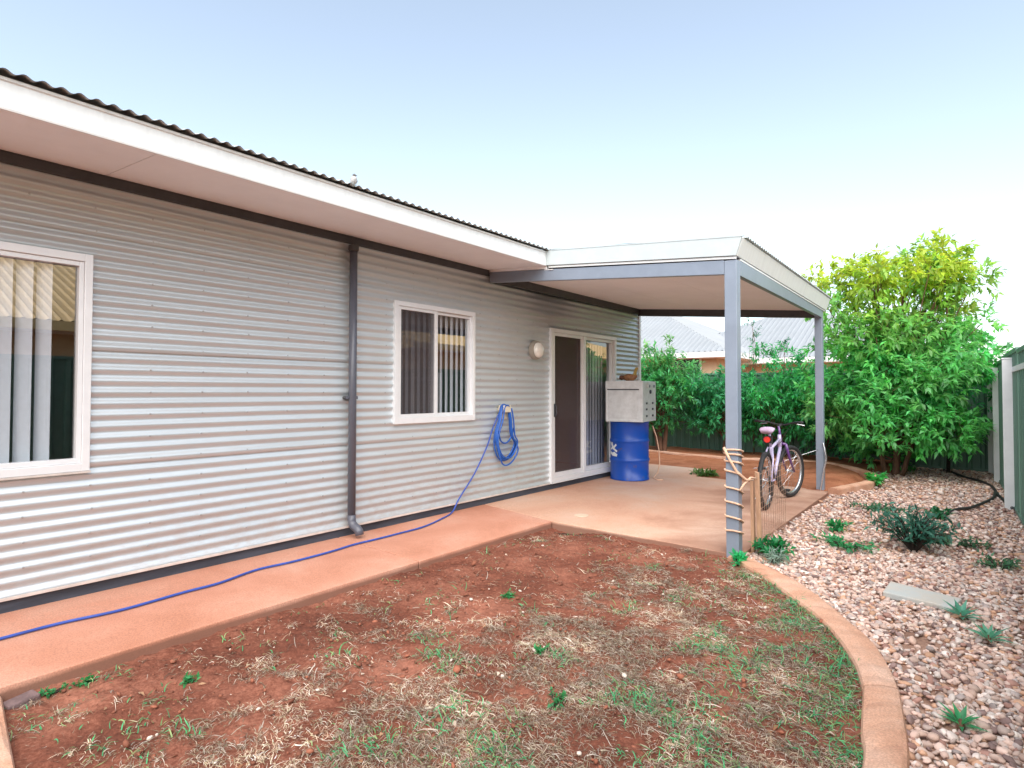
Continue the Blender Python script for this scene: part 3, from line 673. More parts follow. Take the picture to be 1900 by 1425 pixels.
# ------------------------------------------------------------------ neighbouring houses
def hip_house(name, label, x0, x1, y0, y1, eave, over, pitch, along, wall_m, openings=(), roof_m=None):
    t = thing(name, ((x0 + x1) / 2, (y0 + y1) / 2, 0), label, 'house')
    put('wall', MB().box(x0, x1, y0, y1, -.16, eave), wall_m, t)
    a0, a1, b0, b1 = x0 - over, x1 + over, y0 - over, y1 + over
    half = min(a1 - a0, b1 - b0) / 2; rzv = eave + half * math.tan(math.radians(pitch))
    if along == 'x': r0, r1 = (a0 + half, (b0 + b1) / 2, rzv), (a1 - half, (b0 + b1) / 2, rzv)
    else: r0, r1 = ((a0 + a1) / 2, b0 + half, rzv), ((a0 + a1) / 2, b1 - half, rzv)
    E = eave + .03
    c = [(a0, b0, E), (a1, b0, E), (a1, b1, E), (a0, b1, E)]
    planes = [[c[0], c[1], r1, r0], [c[1], c[2], r1], [c[2], c[3], r0, r1], [c[3], c[0], r0]] if along == 'x' else [[c[0], c[1], r0], [c[1], c[2], r1, r0], [c[2], c[3], r1], [c[3], c[0], r0, r1]]
    for p in planes:      # ribbed sheet: battens along the fall
        p = [Vector(q) for q in p]; e0, e1 = p[0], p[1]; d = (e1 - e0); L = d.length; d.normalize()
        nn = (p[1] - p[0]).cross(p[-1] - p[0]).normalized()
        if nn.z < 0: nn = -nn
        fall = Vector((-d.y, d.x, 0)); fall = (fall - nn * fall.dot(nn)).normalized()
        if fall.z < 0: fall = -fall
        cent = sum(p, Vector()) / len(p)
        def height(t):
            q = e0 + d * t; hi = 0
            lo_, hi_ = 0., 40.
            for _ in range(22):
                mid = (lo_ + hi_) / 2; pt = q + fall * mid; ok = True
                for i in range(len(p)):
                    u, w = p[i], p[(i + 1) % len(p)]
                    if (w - u).cross(pt - u).dot((w - u).cross(cent - u)) < -1e-9: ok = False
                if ok: lo_ = mid
                else: hi_ = mid
            return lo_
        V = []; Fc = []; k = 0; step = .19; n = max(int(L / step), 3)
        ts = []
        for i in range(n + 1):
            base = L * i / n; ts += [(base, 0.03), (min(base + .05, L), 0.0)]
            if i < n: ts += [(base + L / n - .05, 0.0)]
        for (tt, o) in ts:
            hh = height(min(max(tt, .002), L - .002)); q = e0 + d * tt + nn * o; V += [q, q + fall * hh]
        Fc = [(2 * i, 2 * i + 2, 2 * i + 3, 2 * i + 1) for i in range(len(ts) - 1)]
        put('roof_plane', MB().add(V, Fc), roof_m or M['nb_roof'], t)
    g_ = MB(); th = .1
    g_.box(a0 - th, a1 + th, b0 - th, b0, eave - .16, E - .008); g_.box(a0 - th, a1 + th, b1, b1 + th, eave - .16, E - .008); g_.box(a0 - th, a0, b0, b1, eave - .16, E - .008); g_.box(a1, a1 + th, b0, b1, eave - .16, E - .008)
    put('gutter', g_, roof_m or M['fascia'], t)
    put('soffit', MB().box(a0, a1, b0, b1, eave - .165, eave - .15), M['soffit'], t)
    for (nm, bx) in openings:
        w = bpy.data.objects.new(nm, None); COL.objects.link(w); w.parent = t
        put('pane', MB().box(*bx), M['nb_dark'], w)
        x_0, x_1, y_0, y_1, z_0, z_1 = bx; fr_ = MB()
        if abs(x_1 - x_0) < abs(y_1 - y_0): rect_frame(fr_, x_0 - .02, x_1 + .02, y_0 - .06, y_1 + .06, z_0 - .06, z_1 + .06, .06, .06, .06, .06)
        else:
            fr_.box(x_0 - .06, x_0, y_0 - .02, y_1 + .02, z_0 - .06, z_1 + .06); fr_.box(x_1, x_1 + .06, y_0 - .02, y_1 + .02, z_0 - .06, z_1 + .06)
            fr_.box(x_0, x_1, y_0 - .0185, y_1 + .0185, z_1, z_1 + .06); fr_.box(x_0, x_1, y_0 - .0185, y_1 + .0185, z_0 - .06, z_0)
        put('frame', fr_, M['frame'], w)
    return t
hip_house('neighbour_house', 'house with pale hipped metal roof behind the back fence and shrubs', -6.0, 3.1, 23.0, 33.0, 2.50, .7, 26, 'x', M['nb_wall'], [('window', (-1.0, .8, 22.97, 22.99, 1.2, 2.1)), ('window', (1.6, 2.6, 22.97, 22.99, 1.2, 2.1))])
hip_house('neighbour_house', 'tan walled wing under a pale roof seen between shrub tops and the patio post', -13.0, -2.4, 20.0, 30.0, 2.62, .55, 26, 'x', M['nb_wall'], [('window', (-3.9, -3.0, 19.97, 19.99, .9, 2.45))])
hip_house('neighbour_house', 'tan house coloured as if sunlit across the side fence, mirrored in the wide window', 9.7, 18.0, -8.0, 10.2, 2.62, .7, 22, 'y', M['sun_tinted_wall'], [('window', (9.67, 9.69, 1.0, 2.6, 1.0, 2.1)), ('window', (9.67, 9.69, 5.5, 7.3, 1.0, 2.1))], M['sun_tinted_roof'])
hip_house('neighbour_house', 'farther tan house coloured as if sunlit across the side fence, mirrored in the glass door', 9.9, 18.0, 13.2, 31.0, 2.85, .6, 20, 'y', M['sun_tinted_wall'], [('window', (9.87, 9.89, 15.6, 17.0, 1.0, 2.1)), ('window', (9.87, 9.89, 22.5, 24.5, 1.0, 2.1))], M['sun_tinted_roof'])

# ------------------------------------------------------------------ drum, box and what stands on it
dc = Vector((.345, 8.262, SL * .33))
dm = thing('steel_drum', dc, 'dented blue steel drum with white marks standing beside the glass door', 'drum')
R = .288
prof = [(.0, .012), (R - .012, .012), (R - .004, .0), (R + .006, .003), (R + .007, .016), (R, .022)]
for zc_ in (.30, .59):
    prof += [(R, zc_ - .035), (R + .004, zc_ - .022), (R + .012, zc_ - .008), (R + .012, zc_ + .008), (R + .004, zc_ + .022), (R, zc_ + .035)]
prof += [(R, .855), (R + .007, .862), (R + .008, .876), (R + .002, .882), (R - .01, .878), (R - .014, .862), (.0001, .862)]
prof[0] = (.0001, .012)
put('body', MB().lathe(prof, (0, 0, 0), 64), M['drum'], dm, smooth=False, local=True)
for p_ in dm.children: p_.data.polygons.foreach_set('use_smooth', [len(p.vertices) == 4 for p in p_.data.polygons])
def on_drum(a, z, off=.002): return ((R + off) * math.cos(a), (R + off) * math.sin(a), z)
def drum_stroke(b, pts, w):
    pts = [Vector((p[0], p[1])) for p in pts]
    for i in range(len(pts) - 1):
        p, q = pts[i], pts[i + 1]; n_ = 5; d = (q - p).normalized(); nn = Vector((-d.y, d.x)) * w / 2; V = []
        e = d * w * .3
        for k in range(n_ + 1):
            c = (p - e).lerp(q + e, k / n_)
            for s_ in (1, -1): c2 = c + nn * s_; V.append(on_drum(c2.x / R, c2.y, .0025 + .0002 * i))
        b.add(V, [(2 * k, 2 * k + 1, 2 * k + 3, 2 * k + 2) for k in range(n_)])
va = math.atan2(-dc.y, CAM.x - dc.x)             # towards the camera
s0 = (va - math.radians(66)) * R
wb_ = MB()
for st, w in (([(s0 - .03, .56), (s0 + .05, .47), (s0 + .11, .53)], .03), ([(s0 + .05, .475), (s0 + .125, .435)], .03), ([(s0 - .02, .46), (s0 + .06, .50)], .03),
              ([(s0 + .02, .56), (s0 + .035, .5)], .026), ([(s0 - .04, .405), (s0 + .03, .385), (s0 + .075, .40), (s0 + .12, .375)], .042), ([(s0 + .03, .375), (s0 + .09, .372)], .03)):
    drum_stroke(wb_, st, w)
put('white_lettering', wb_, M['drum_white'], dm, local=True)
put('bung', MB().lathe([(.03, .862), (.03, .876), (.022, .878)], (.17, 0, 0), 12), M['rust'], dm, local=True)

bz0 = dc.z + .884
bx = thing('metal_box', (.375, 8.262, bz0), 'grey galvanised metal box with small dark catches resting on the blue drum', 'box', None, math.radians(9))
W, D, H = .56, .67, .605
put('body', MB().box(-W / 2, W / 2, -D / 2, D / 2, 0, H - .002), M['box'], bx, bevel=.006, local=True)
e_ = MB()      # folded edge strips round both visible faces
f_ = -D / 2
for (a, b, c, d) in ((-W / 2 - .004, -W / 2 + .026, .0, H), (W / 2 - .026, W / 2 + .004, .0, H)): e_.box(a, b, f_ - .006, f_ + .004, c, d)
e_.box(-W / 2 + .026, W / 2 - .026, f_ - .0055, f_ + .004, 0, .03)
r_ = W / 2
for (a, b) in ((-D / 2 + .005, -D / 2 + .03), (D / 2 - .026, D / 2 + .004)): e_.box(r_ - .004, r_ + .006, a, b, 0, H)
e_.box(r_ - .004, r_ + .0055, -D / 2 + .03, D / 2 - .026, 0, .026)
put('edge_strips', e_, M['box'], bx, local=True, bevel=.002)
put('lid', MB().box(-W / 2 - .004, W / 2 - .03, f_ - .016, f_ - .001, H - .118, H + .003), M['box'], bx, bevel=.004, local=True)
put('lid_gap', MB().box(-W / 2 + .02, W / 2 - .05, f_ - .009, f_ - .002, H - .135, H - .119), M['box_dark'], bx, local=True)
put('door_panel', MB().box(-W / 2 + .045, W / 2 - .07, f_ - .0075, f_ + .002, .055, H - .15), M['box'], bx, bevel=.004, local=True)
put('hinge', MB().box(W / 2 - .062, W / 2 - .05, f_ - .011, f_ + .002, .15, .36), M['box'], bx, local=True)
for (za, zb_) in ((.035, .132), (.140, .237), (.245, .595)):
    put('drawer_front' if za < .24 else 'door_panel', MB().box(r_ - .003, r_ + .0045, -D / 2 + .036, D / 2 - .03, za, zb_), M['box'], bx, bevel=.003, local=True)
for zc_ in (.085, .185, .275):
    for yc in (-.155, .16):
        put('catch', MB().box(r_ + .004, r_ + .016, yc - .032, yc + .032, zc_ - .016, zc_ + .014), M['box_dark'], bx, bevel=.005, local=True)
put('lock', MB().lathe([(.03, .004), (.03, .02), (.022, .026)], (r_, .03, .445), 14, 'x'), M['box_dark'], bx, local=True)
put('lock', MB().lathe([(.022, .004), (.022, .012), (.016, .014)], (r_, .01, .53), 12, 'x'), M['box_label'], bx, local=True)
put('badge', MB().tube([(r_ + .006, -.11 + .035 * math.cos(t), .535 + .035 * math.sin(t)) for t in np.linspace(0, 2 * PI, 17)[:-1]], .004, 5, closed=True), M['flash'], bx, local=True)
put('label_plate', MB().box(r_ + .004, r_ + .0065, .20, .30, .51, .55), M['box_label'], bx, local=True)

orn = thing('ornament', (.40, 8.18, bz0 + H + .004), 'small brown lumpy ornament with raised ochre neck on top of the metal box', 'ornament', None, math.radians(9))
def blob(c, r, sx, sy, sz, seed, sub=2):
    import bmesh
    bm = bmesh.new(); bmesh.ops.create_icosphere(bm, subdivisions=sub, radius=r); rr = random.Random(seed)
    for v in bm.verts:
        k = 1 + rr.uniform(-.13, .13); v.co = Vector((v.co.x * sx * k + c[0], v.co.y * sy * k + c[1], v.co.z * sz * k + c[2]))
    me = bpy.data.meshes.new('blob'); bm.to_mesh(me); bm.free(); me.polygons.foreach_set('use_smooth', [True] * len(me.polygons)); return me
link('body', blob((0, 0, .055), .075, 1.5, .9, .75, 3), M['driftwood'], orn, local=True)
link('head', blob((-.125, -.01, .05), .042, 1.1, .9, .9, 5), M['rust'], orn, local=True)
put('neck', MB().tube([(.05, 0, .06), (.075, 0, .10), (.085, 0, .15), (.10, 0, .185), (.125, 0, .19)], [.034, .028, .022, .024, .018], 10), M['brass'], orn, smooth=True, local=True)

cord = MB().tube([(.60, 8.53, .80), (.655, 8.56, .62), (.69, 8.57, .40), (.70, 8.56, .22), (.68, 8.53, .08), (.64, 8.47, .008), (.74, 8.40, -.002), (.80, 8.46, -.003)], .009, 6)
tag(put('cord', cord, M['rope'], smooth=True), 'thin tan cord hanging down the right side of the blue drum', 'cord')

# ------------------------------------------------------------------ hose on the wall
hg = thing('hose_hanger', (.01, 5.585, 1.075), 'small cream hose hanger screwed to the corrugated wall, carrying the blue hose', 'hanger')
put('plate', MB().box(0, .02, -.075, .075, -.085, .085), M['cream'], hg, bevel=.01, local=True)
put('saddle', MB().tube([(.0, -.07, .03), (.055, -.06, .055), (.055, 0, .068), (.055, .06, .055), (.0, .07, .03)], .024, 8), M['cream'], hg, smooth=True, local=True)
put('lip', MB().box(.075, .085, -.07, .07, .0, .085), M['cream'], hg, bevel=.006, local=True)
hose = thing('garden_hose', (.05, 5.585, .75), 'blue garden hose coiled on its wall hanger and trailing along the path', 'hose')
def catmull(P, k=8):
    q = [Vector(a) for a in P]; r = []
    for i in range(len(q) - 1):
        a, b, c, d = q[max(i - 1, 0)], q[i], q[i + 1], q[min(i + 2, len(q) - 1)]
        for j in range(k):
            t = j / k; r.append(.5 * ((2 * b) + (c - a) * t + (2 * a - 5 * b + 4 * c - d) * t * t + (3 * b - a - 3 * c + d) * t ** 3))
    return r + [q[-1]]
rr = random.Random(5)
coil = []
for i in range(7):
    zb = .425 + rr.uniform(0, .10) + (.22 if i == 3 else 0); wl_ = .165 + rr.uniform(-.03, .035); wr_ = .185 + rr.uniform(-.05, .04); xo = .028 + .011 * i
    yo = rr.uniform(-.02, .02)
    tp = 1.155 + rr.uniform(-.012, .015)
    coil += [(xo, 5.585 + yo, tp), (xo, 5.52 + yo, tp - .02), (xo + .01, 5.475 + yo, 1.0), (xo + .01, 5.44 - wl_ * .25 + yo, .80), (xo + .008, 5.585 - wl_ + yo, zb + .16), (xo, 5.585 - wl_ * .55 + yo, zb + .035), (xo, 5.60 + yo, zb), (xo, 5.60 + wr_ * .6 + yo, zb + .05), (xo + .008, 5.60 + wr_ + yo, zb + .18), (xo + .01, 5.70 + yo, .80), (xo + .01, 5.675 + yo, .98), (xo, 5.65 + yo, tp - .035)]
put('coil', MB().tube(catmull(coil, 5), .0095, 7), M['hose'], hose, smooth=True)
HP = [(0.49, 0.2, -.006), (0.461, 0.811, -0.006), (0.454, 1.08, -0.006), (0.489, 1.374, -0.007), (0.457, 1.737, -0.006), (0.448, 1.979, -0.006), (0.363, 2.289, -0.005), (0.38, 2.576, -0.005), (0.365, 2.915, -0.005), (0.326, 3.185, -0.005), (0.327, 3.434, -0.005), (0.32, 3.697, -0.005), (0.30, 4.02, -0.005), (0.19, 4.372, -0.003), (.075, 4.66, 0.010), (.045, 4.797, .13), (.036, 5.063, .381), (.036, 5.279, .672), (.040, 5.366, .857), (.045, 5.47, 1.03), (.04, 5.55, 1.14)]
HP = [(x, y, z + .0115) for x, y, z in HP]
put('trailing_length', MB().tube(catmull(HP, 7), .0085, 7), M['hose_run'], hose, smooth=True)

# ------------------------------------------------------------------ rope, timber and wire by the near post
def sq(t, c=(2.9225, 5.1515), h=.0625, rc=.016):
    """Point on the rounded square round the post, t in radians of one turn."""
    L = 2 * (h - rc); q = PI * rc / 2; u = (t / (2 * PI)) % 1.0 * 4; k = int(u); f = (u - k) * (L + q)
    if f < L: x, y = -L / 2 + f, -h
    else:
        a = (f - L) / rc; x, y = L / 2 + rc * math.sin(a), -h + rc - rc * math.cos(a)
    for _ in range(k): x, y = -y, x
    return c[0] + x, c[1] + y
rope_pts = []
segs = [(.835, .80, 1.0), (.80, .74, 1.0), (.74, .66, 1.0), (.66, .52, 1.0), (.52, .40, 1.0), (.40, .275, 1.0), (.275, .155, 1.0), (.155, .115, .8)]
th = 0
for za, zb, turns in segs:
    n_ = int(40 * turns)
    for k in range(n_):
        t = k / n_; x, y = sq(th + 2 * PI * turns * t); rope_pts.append((x, y, za + (zb - za) * t + .012 * math.sin(7 * t + th)))
    th += 2 * PI * turns
rp = thing('rope', (2.92, 5.15, .5), 'tan rope wound round the foot of the near patio post and tied to a stake', 'rope')
put('winding', MB().tube(rope_pts, .0085, 6), M['rope'], rp, smooth=True)
put('tie', MB().tube([(2.862, 5.082, .855), (2.91, 5.078, .76), (2.965, 5.085, .66), (3.02, 5.16, .585), (3.05, 5.26, .575)], .0115, 6), M['rope'], rp, smooth=True)
put('tie', MB().tube([(2.99, 5.09, .50), (3.01, 5.14, .55), (3.04, 5.22, .60), (3.062, 5.30, .585)], .009, 6), M['rope'], rp, smooth=True)
stake = thing('timber_stake', (3.02, 5.42, -.09), 'weathered timber plank standing upright beside the roped patio post', 'plank')
put('board', MB().hexa([(2.985, 5.40, -.11), (3.012, 5.40, -.11), (3.012, 5.46, -.11), (2.985, 5.46, -.11), (2.993, 5.36, .56), (3.018, 5.36, .55), (3.018, 5.41, .55), (2.993, 5.41, .56)]), M['timber'], stake, bevel=.003)
put('board', MB().hexa([(3.034, 5.42, -.11), (3.070, 5.42, -.11), (3.070, 5.45, -.11), (3.034, 5.45, -.11), (3.040, 5.33, .64), (3.074, 5.33, .63), (3.074, 5.36, .63), (3.040, 5.36, .64)]), M['timber'], stake, bevel=.003)
wm = MB(); A_, B_ = Vector((3.03, 5.50, 0)), Vector((2.99, 6.55, 0))
for z in np.arange(-.03, .60, .052): wm.tube([A_ + Vector((0, 0, z)), A_.lerp(B_, .5) + Vector((.012 * math.sin(z * 20), 0, z)), B_ + Vector((0, 0, z))], .0019, 4)
for k in range(13):
    p = A_.lerp(B_, k / 12); wm.tube([p + Vector((0, 0, -.09)), p + Vector((.006 * math.sin(k), 0, .62))], .0019, 4)
tag(put('wire_mesh', wm, M['wire']), 'low rusty wire mesh strip along the slab edge between post and bicycle', 'wire mesh')

# loose wire from the far post
lw = MB().tube(catmull([(2.79, 9.13, .52), (2.5, 8.9, .40), (2.3, 8.7, .30), (2.1, 8.5, .27)], 6), .004, 5)
tag(put('loose_wire', lw, M['chrome'], smooth=True), 'loose grey wire sagging from the far patio post towards the bicycle', 'wire')
pb = MB().tube(catmull([(2.86, 9.12, .62), (2.885, 9.11, .50), (2.895, 9.11, .40), (2.86, 9.115, .22), (2.83, 9.115, .02), (2.815, 9.115, -.06)], 6), .012, 6)
tag(put('conduit', pb, M['chrome'], smooth=True), 'bent grey conduit strapped to the foot of the far patio post', 'pipe')

# ------------------------------------------------------------------ bicycle
bk = thing('bicycle', (2.61, 7.25, SL * 2.63), 'lilac mountain bicycle seen from behind with red reflector and turned front wheel', 'bicycle', None, math.radians(3))
RW = .335
def ring(c, ax, r, n, axis='x'): return [(c[0], c[1] + r * math.cos(2 * PI * k / n), c[2] + r * math.sin(2 * PI * k / n)) for k in range(n)]
def make_wheel(parent, loc, name):
    w = bpy.data.objects.new(name, None); COL.objects.link(w); w.parent = parent; w.location = loc
    ty = MB(); n = 56; V = []; Fc = []
    pr_ = [(-.022, RW - .046), (-.027, RW - .026), (-.021, RW - .006), (-.008, RW), (.008, RW), (.021, RW - .006), (.027, RW - .026), (.022, RW - .046), (0, RW - .05)]
    for k in range(n):
        t = 2 * PI * k / n; kb = .004 if k % 2 else 0
        for (o, r) in pr_: V.append((o, (r - (kb if r > RW - .01 else 0)) * math.cos(t), (r - (kb if r > RW - .01 else 0)) * math.sin(t)))
    m_ = len(pr_)
    for k in range(n):
        for i in range(m_): Fc.append((k * m_ + i, k * m_ + (i + 1) % m_, ((k + 1) % n) * m_ + (i + 1) % m_, ((k + 1) % n) * m_ + i))
    put('tyre', MB().add(V, Fc), M['black'], w, smooth=True, local=True)
    V = []; Fc = []; pr2 = [(-.013, RW - .044), (.013, RW - .044), (.012, RW - .066), (0, RW - .07), (-.012, RW - .066)]
    for k in range(n):
        t = 2 * PI * k / n
        for (o, r) in pr2: V.append((o, r * math.cos(t), r * math.sin(t)))
    for k in range(n):
        for i in range(5): Fc.append((k * 5 + i, k * 5 + (i + 1) % 5, ((k + 1) % n) * 5 + (i + 1) % 5, ((k + 1) % n) * 5 + i))
    put('rim', MB().add(V, Fc), M['chrome'], w, smooth=True, local=True)
    sp_ = MB()
    for k in range(28):
        t = 2 * PI * k / 28; t2 = t + (.5 if k % 4 < 2 else -.5); s_ = .03 if k % 2 else -.03
        sp_.tube([(s_, .022 * math.cos(t2), .022 * math.sin(t2)), (0, (RW - .066) * math.cos(t), (RW - .066) * math.sin(t))], .0012, 4)
    put('spokes', sp_, M['chrome'], w, local=True)
    put('hub', MB().lathe([(.008, -.055), (.008, -.036), (.026, -.034), (.018, -.02), (.016, .02), (.026, .034), (.008, .036), (.008, .055)], (0, 0, 0), 12, 'x'), M['chrome'], w, local=True)
    return w
rw = make_wheel(bk, (0, 0, RW), 'rear_wheel')
ST = math.radians(-17)
WB = 1.05
steer = Vector((0, .80, .0))
fwl = make_wheel(bk, (0, 0, 0), 'front_wheel')
HT = Vector((0, .76, .80)); hub_f = Vector((0, WB, RW)); pivot = Vector((0, .93, 0))
def rot(p):
    p = Vector(p) - Vector((0, .80, 0)); c, s = math.cos(ST), math.sin(ST); return Vector((p.x * c - p.y * s, p.x * s + p.y * c + .80, p.z))
fwl.location = rot(hub_f); fwl.rotation_euler = (0, 0, ST)
BB = Vector((0, .42, .30)); STT = Vector((0, .235, .78)); HB = Vector((0, .80, .66)); HTp = Vector((0, .755, .80))
fr = MB()
fr.tube([BB, BB.lerp(STT, .85)], .017, 10); fr.tube([BB, HB], .02, 10); fr.tube([BB.lerp(STT, .8), HTp - Vector((0, -.01, .04))], .018, 10); fr.tube([HB - Vector((0, -.01, .04)), HTp + Vector((0, 0, .02))], .021, 10)
put('frame', fr, M['bike_paint'], bk, smooth=True, local=True)
ss = MB()
for s_ in (-.062, .062):
    ss.tube([(s_, 0, RW), (s_ * .9, .12, .56), (s_ * .4, .235, .70)], .010, 8); ss.tube([(s_, 0, RW), (s_ * .8, .25, .315), (.3 * s_, .40, .30)], .010, 8)
put('stays', ss, M['bike_paint'], bk, smooth=True, local=True)
put('seat_post', MB().tube([BB.lerp(STT, .80), (0, .185, .90)], .0145, 10), M['bike_paint'], bk, smooth=True, local=True)
V = []; Fc = []
sec = [(-.13, .072, .91), (-.12, .085, .925), (-.05, .082, .93), (.03, .045, .925), (.11, .026, .92), (.155, .016, .912)]
for (y, w, z) in sec:
    for k in range(10):
        t = 2 * PI * k / 10; V.append((w * math.cos(t), .175 + y, z + .022 * math.sin(t) - (.018 if math.sin(t) < -.2 else 0)))
for i in range(len(sec) - 1):
    for k in range(10): Fc.append((i * 10 + k, i * 10 + (k + 1) % 10, (i + 1) * 10 + (k + 1) % 10, (i + 1) * 10 + k))
Fc += [tuple(range(10))[::-1], tuple(50 + k for k in range(10))]
put('saddle', MB().add(V, Fc), M['saddle'], bk, smooth=True, local=True)
put('reflector', MB().lathe([(.036, -.012), (.036, .006), (.028, .010)], (-.01, .13, .80), 16, 'y'), M['red'], bk, local=True)
put('reflector_mount', MB().box(-.06, .045, .142, .168, .755, .84), M['black'], bk, bevel=.006, local=True)
fk = MB()
for s_ in (-.052, .052):
    fk.tube([rot((s_, WB, RW)), rot((s_, .93, .52)), rot((s_, .845, .70))], [.012, .015, .017], 8)
fk.tube([rot((-.052, .845, .70)), rot((.052, .845, .70))], .016, 8); fk.tube([rot((0, .84, .70)), rot((0, .765, .93))], .014, 8)
put('fork', fk, M['bike_purple'], bk, smooth=True, local=True)
hb = MB(); hb.tube([rot((-.30, .76, .985)), rot((-.16, .80, .975)), rot((-.06, .835, .945)), rot((.06, .835, .945)), rot((.16, .80, .975)), rot((.30, .76, .985))], .0115, 8); hb.tube([rot((0, .765, .92)), rot((0, .835, .945))], .018, 8)
bars = put('handlebar', hb, M['black'], bk, smooth=True, local=True)
for s_ in (-1, 1):
    gp = MB().tube([rot((s_ * .20, .788, .978)), rot((s_ * .315, .755, .987))], .0165, 8)
    o_ = bpy.data.objects.new('grip', gp.mesh('grip', True)); COL.objects.link(o_); o_.data.materials.append(M['black']); o_.parent = bars
    lv = MB().tube([rot((s_ * .18, .80, .975)), rot((s_ * .20, .86, .955)), rot((s_ * .29, .85, .945))], .006, 6)
    o_ = bpy.data.objects.new('brake_lever', lv.mesh('brake_lever', True)); COL.objects.link(o_); o_.data.materials.append(M['chrome']); o_.parent = bars
cr = MB(); cr.lathe([(.085, .05), (.085, .054), (.02, .056), (.02, .048)], (0, .42, .30), 28, 'x'); cr.tube([(.066, .42, .30), (.07, .52, .165)], .010, 8); cr.tube([(-.06, .42, .30), (-.066, .32, .435)], .010, 8); cr.tube([(-.06, .42, .30), (.07, .42, .30)], .016, 8)
put('crankset', cr, M['black'], bk, local=True)
for (x, y, z) in ((.115, .52, .165), (-.11, .32, .435)): put('pedal', MB().box(x - .045, x + .045, y - .04, y + .04, z - .012, z + .012), M['black'], bk, bevel=.004, local=True)
dl = MB(); dl.box(.045, .075, -.03, .045, .17, .32); dl.lathe([(.045, .035), (.045, .05), (.02, .052)], (0, 0, RW), 16, 'x'); put('derailleur', dl, M['black'], bk, bevel=.004, local=True)
ks = MB().tube([(-.05, .30, .29), (-.20, .18, .012)], .009, 7); put('kickstand', ks, M['chrome'], bk, local=True)
cb = MB().tube(catmull([tuple(rot((.16, .83, .955))), (.10, .95, .92), (.03, .88, .80), (.02, .70, .72), (.02, .40, .66), (.05, .05, .45)], 6), .003, 5); put('brake_cable', cb, M['black'], bk, smooth=True, local=True)

# ------------------------------------------------------------------ small things on the ground
pv = MB().hexa([(4.036, 4.800, -.085), (4.425, 4.752, -.085), (4.468, 4.975, -.085), (4.052, 5.075, -.085), (4.036, 4.800, -.040), (4.425, 4.752, -.050), (4.468, 4.975, -.042), (4.052, 5.075, -.034)])
tag(put('paver', pv, M['slab_stone'], bevel=.008), 'grey concrete paver strip lying on the gravel beside the curved kerb', 'paver')
b_ = thing('brick', (1.135, .755, -.095), 'dark half buried old brick lying between path and kerb end', 'brick', None, math.radians(20))
put('body', MB().hexa([(-.035, -.07, -.03), (.04, -.07, -.03), (.04, .07, -.03), (-.035, .07, -.03), (-.03, -.065, .03), (.035, -.07, .025), (.035, .065, .022), (-.03, .07, .032)]), M['brick'], b_, bevel=.008, local=True)
tag(put('drain_cap', MB().lathe([(.078, .0), (.078, .004), (.070, .0065), (.0005, .0065)], (1.17, 5.53, SL * 1.17 + .001), 24), M['plate']), 'pale round drain cap set in the patio slab near its inner corner', 'drain cap')
pl1 = MB().tube(catmull([(4.05, 12.95, -.05), (4.159, 12.7, -.05), (4.355, 12.1, -.05), (4.559, 11.7, -.05), (4.69, 11.1, -.05), (4.74, 10.3, -.05), (4.80, 9.75, -.05), (4.87, 9.2, -.06)], 6), .019, 8)
tag(put('irrigation_pipe', pl1, M['poly'], smooth=True), 'black poly pipe running along the side fence past the pale posts', 'pipe', 'black irrigation pipes')
pl2 = MB().tube(catmull([(4.715, 10.55, -.045), (4.69, 10.0, -.05), (4.60, 9.5, -.05), (4.461, 8.95, -.05), (4.33, 8.70, -.05), (4.251, 8.33, -.06), (4.2, 8.0, -.09)], 6), .017, 8)
tag(put('irrigation_pipe', pl2, M['poly'], smooth=True), 'black poly pipe curving across the gravel towards the low bush', 'pipe', 'black irrigation pipes')
bd = thing('bird', (.93, 2.71, 2.868), 'small grey bird perched on the corrugated roof edge against the sky', 'bird', None, math.radians(-35))
link('body', blob((0, 0, .036), .026, .92, 1.0, 1.35, 9, 3), M['bird'], bd, local=True)
link('head', blob((0, .004, .074), .0135, 1, 1, 1, 10, 2), M['bird_dark'], bd, local=True)
put('beak', MB().lathe([(.004, 0), (.0005, .011)], (0, .016, .074), 6, 'y'), M['rust'], bd, local=True)
put('tail', MB().box(-.008, .008, -.05, -.012, .004, .012), M['bird_dark'], bd, local=True)
for s_ in (-.008, .008): put('leg', MB().tube([(s_, .002, -.002), (s_, .004, .015)], .0015, 5), M['rust'], bd, local=True)

# ------------------------------------------------------------------ leaves
def norm(a): return a / np.maximum(np.linalg.norm(a, axis=-1, keepdims=True), 1e-9)
def leaves_mesh(name, P, D, N, L, W, C, fold=.18, droop=.25):
    """Pointed leaves: 6 vertices, 4 faces each, folded on the midrib and drooping to the tip."""
    P = np.asarray(P); n = len(P); D = norm(D); S = norm(np.cross(D, N)); N = np.cross(S, D); L = L[:, None]; W = W[:, None]
    base = P; mid = P + D * L * .42 - N * L * droop * .12; tip = P + D * L - N * L * droop
    l_ = mid + S * W * .5 + N * W * fold; r_ = mid - S * W * .5 + N * W * fold
    m2 = P + D * L * .75 - N * L * droop * .5
    V = np.stack([base, l_, r_, mid, m2, tip], 1).reshape(-1, 3)
    o = (np.arange(n) * 6)[:, None]
    Fq = np.concatenate([o + [[0, 3, 1]], o + [[0, 2, 3]], o + [[1, 3, 5]], o + [[3, 2, 5]]], 0)
    return np_mesh(name, V, Fq, False, np.repeat(C, 6, 0))
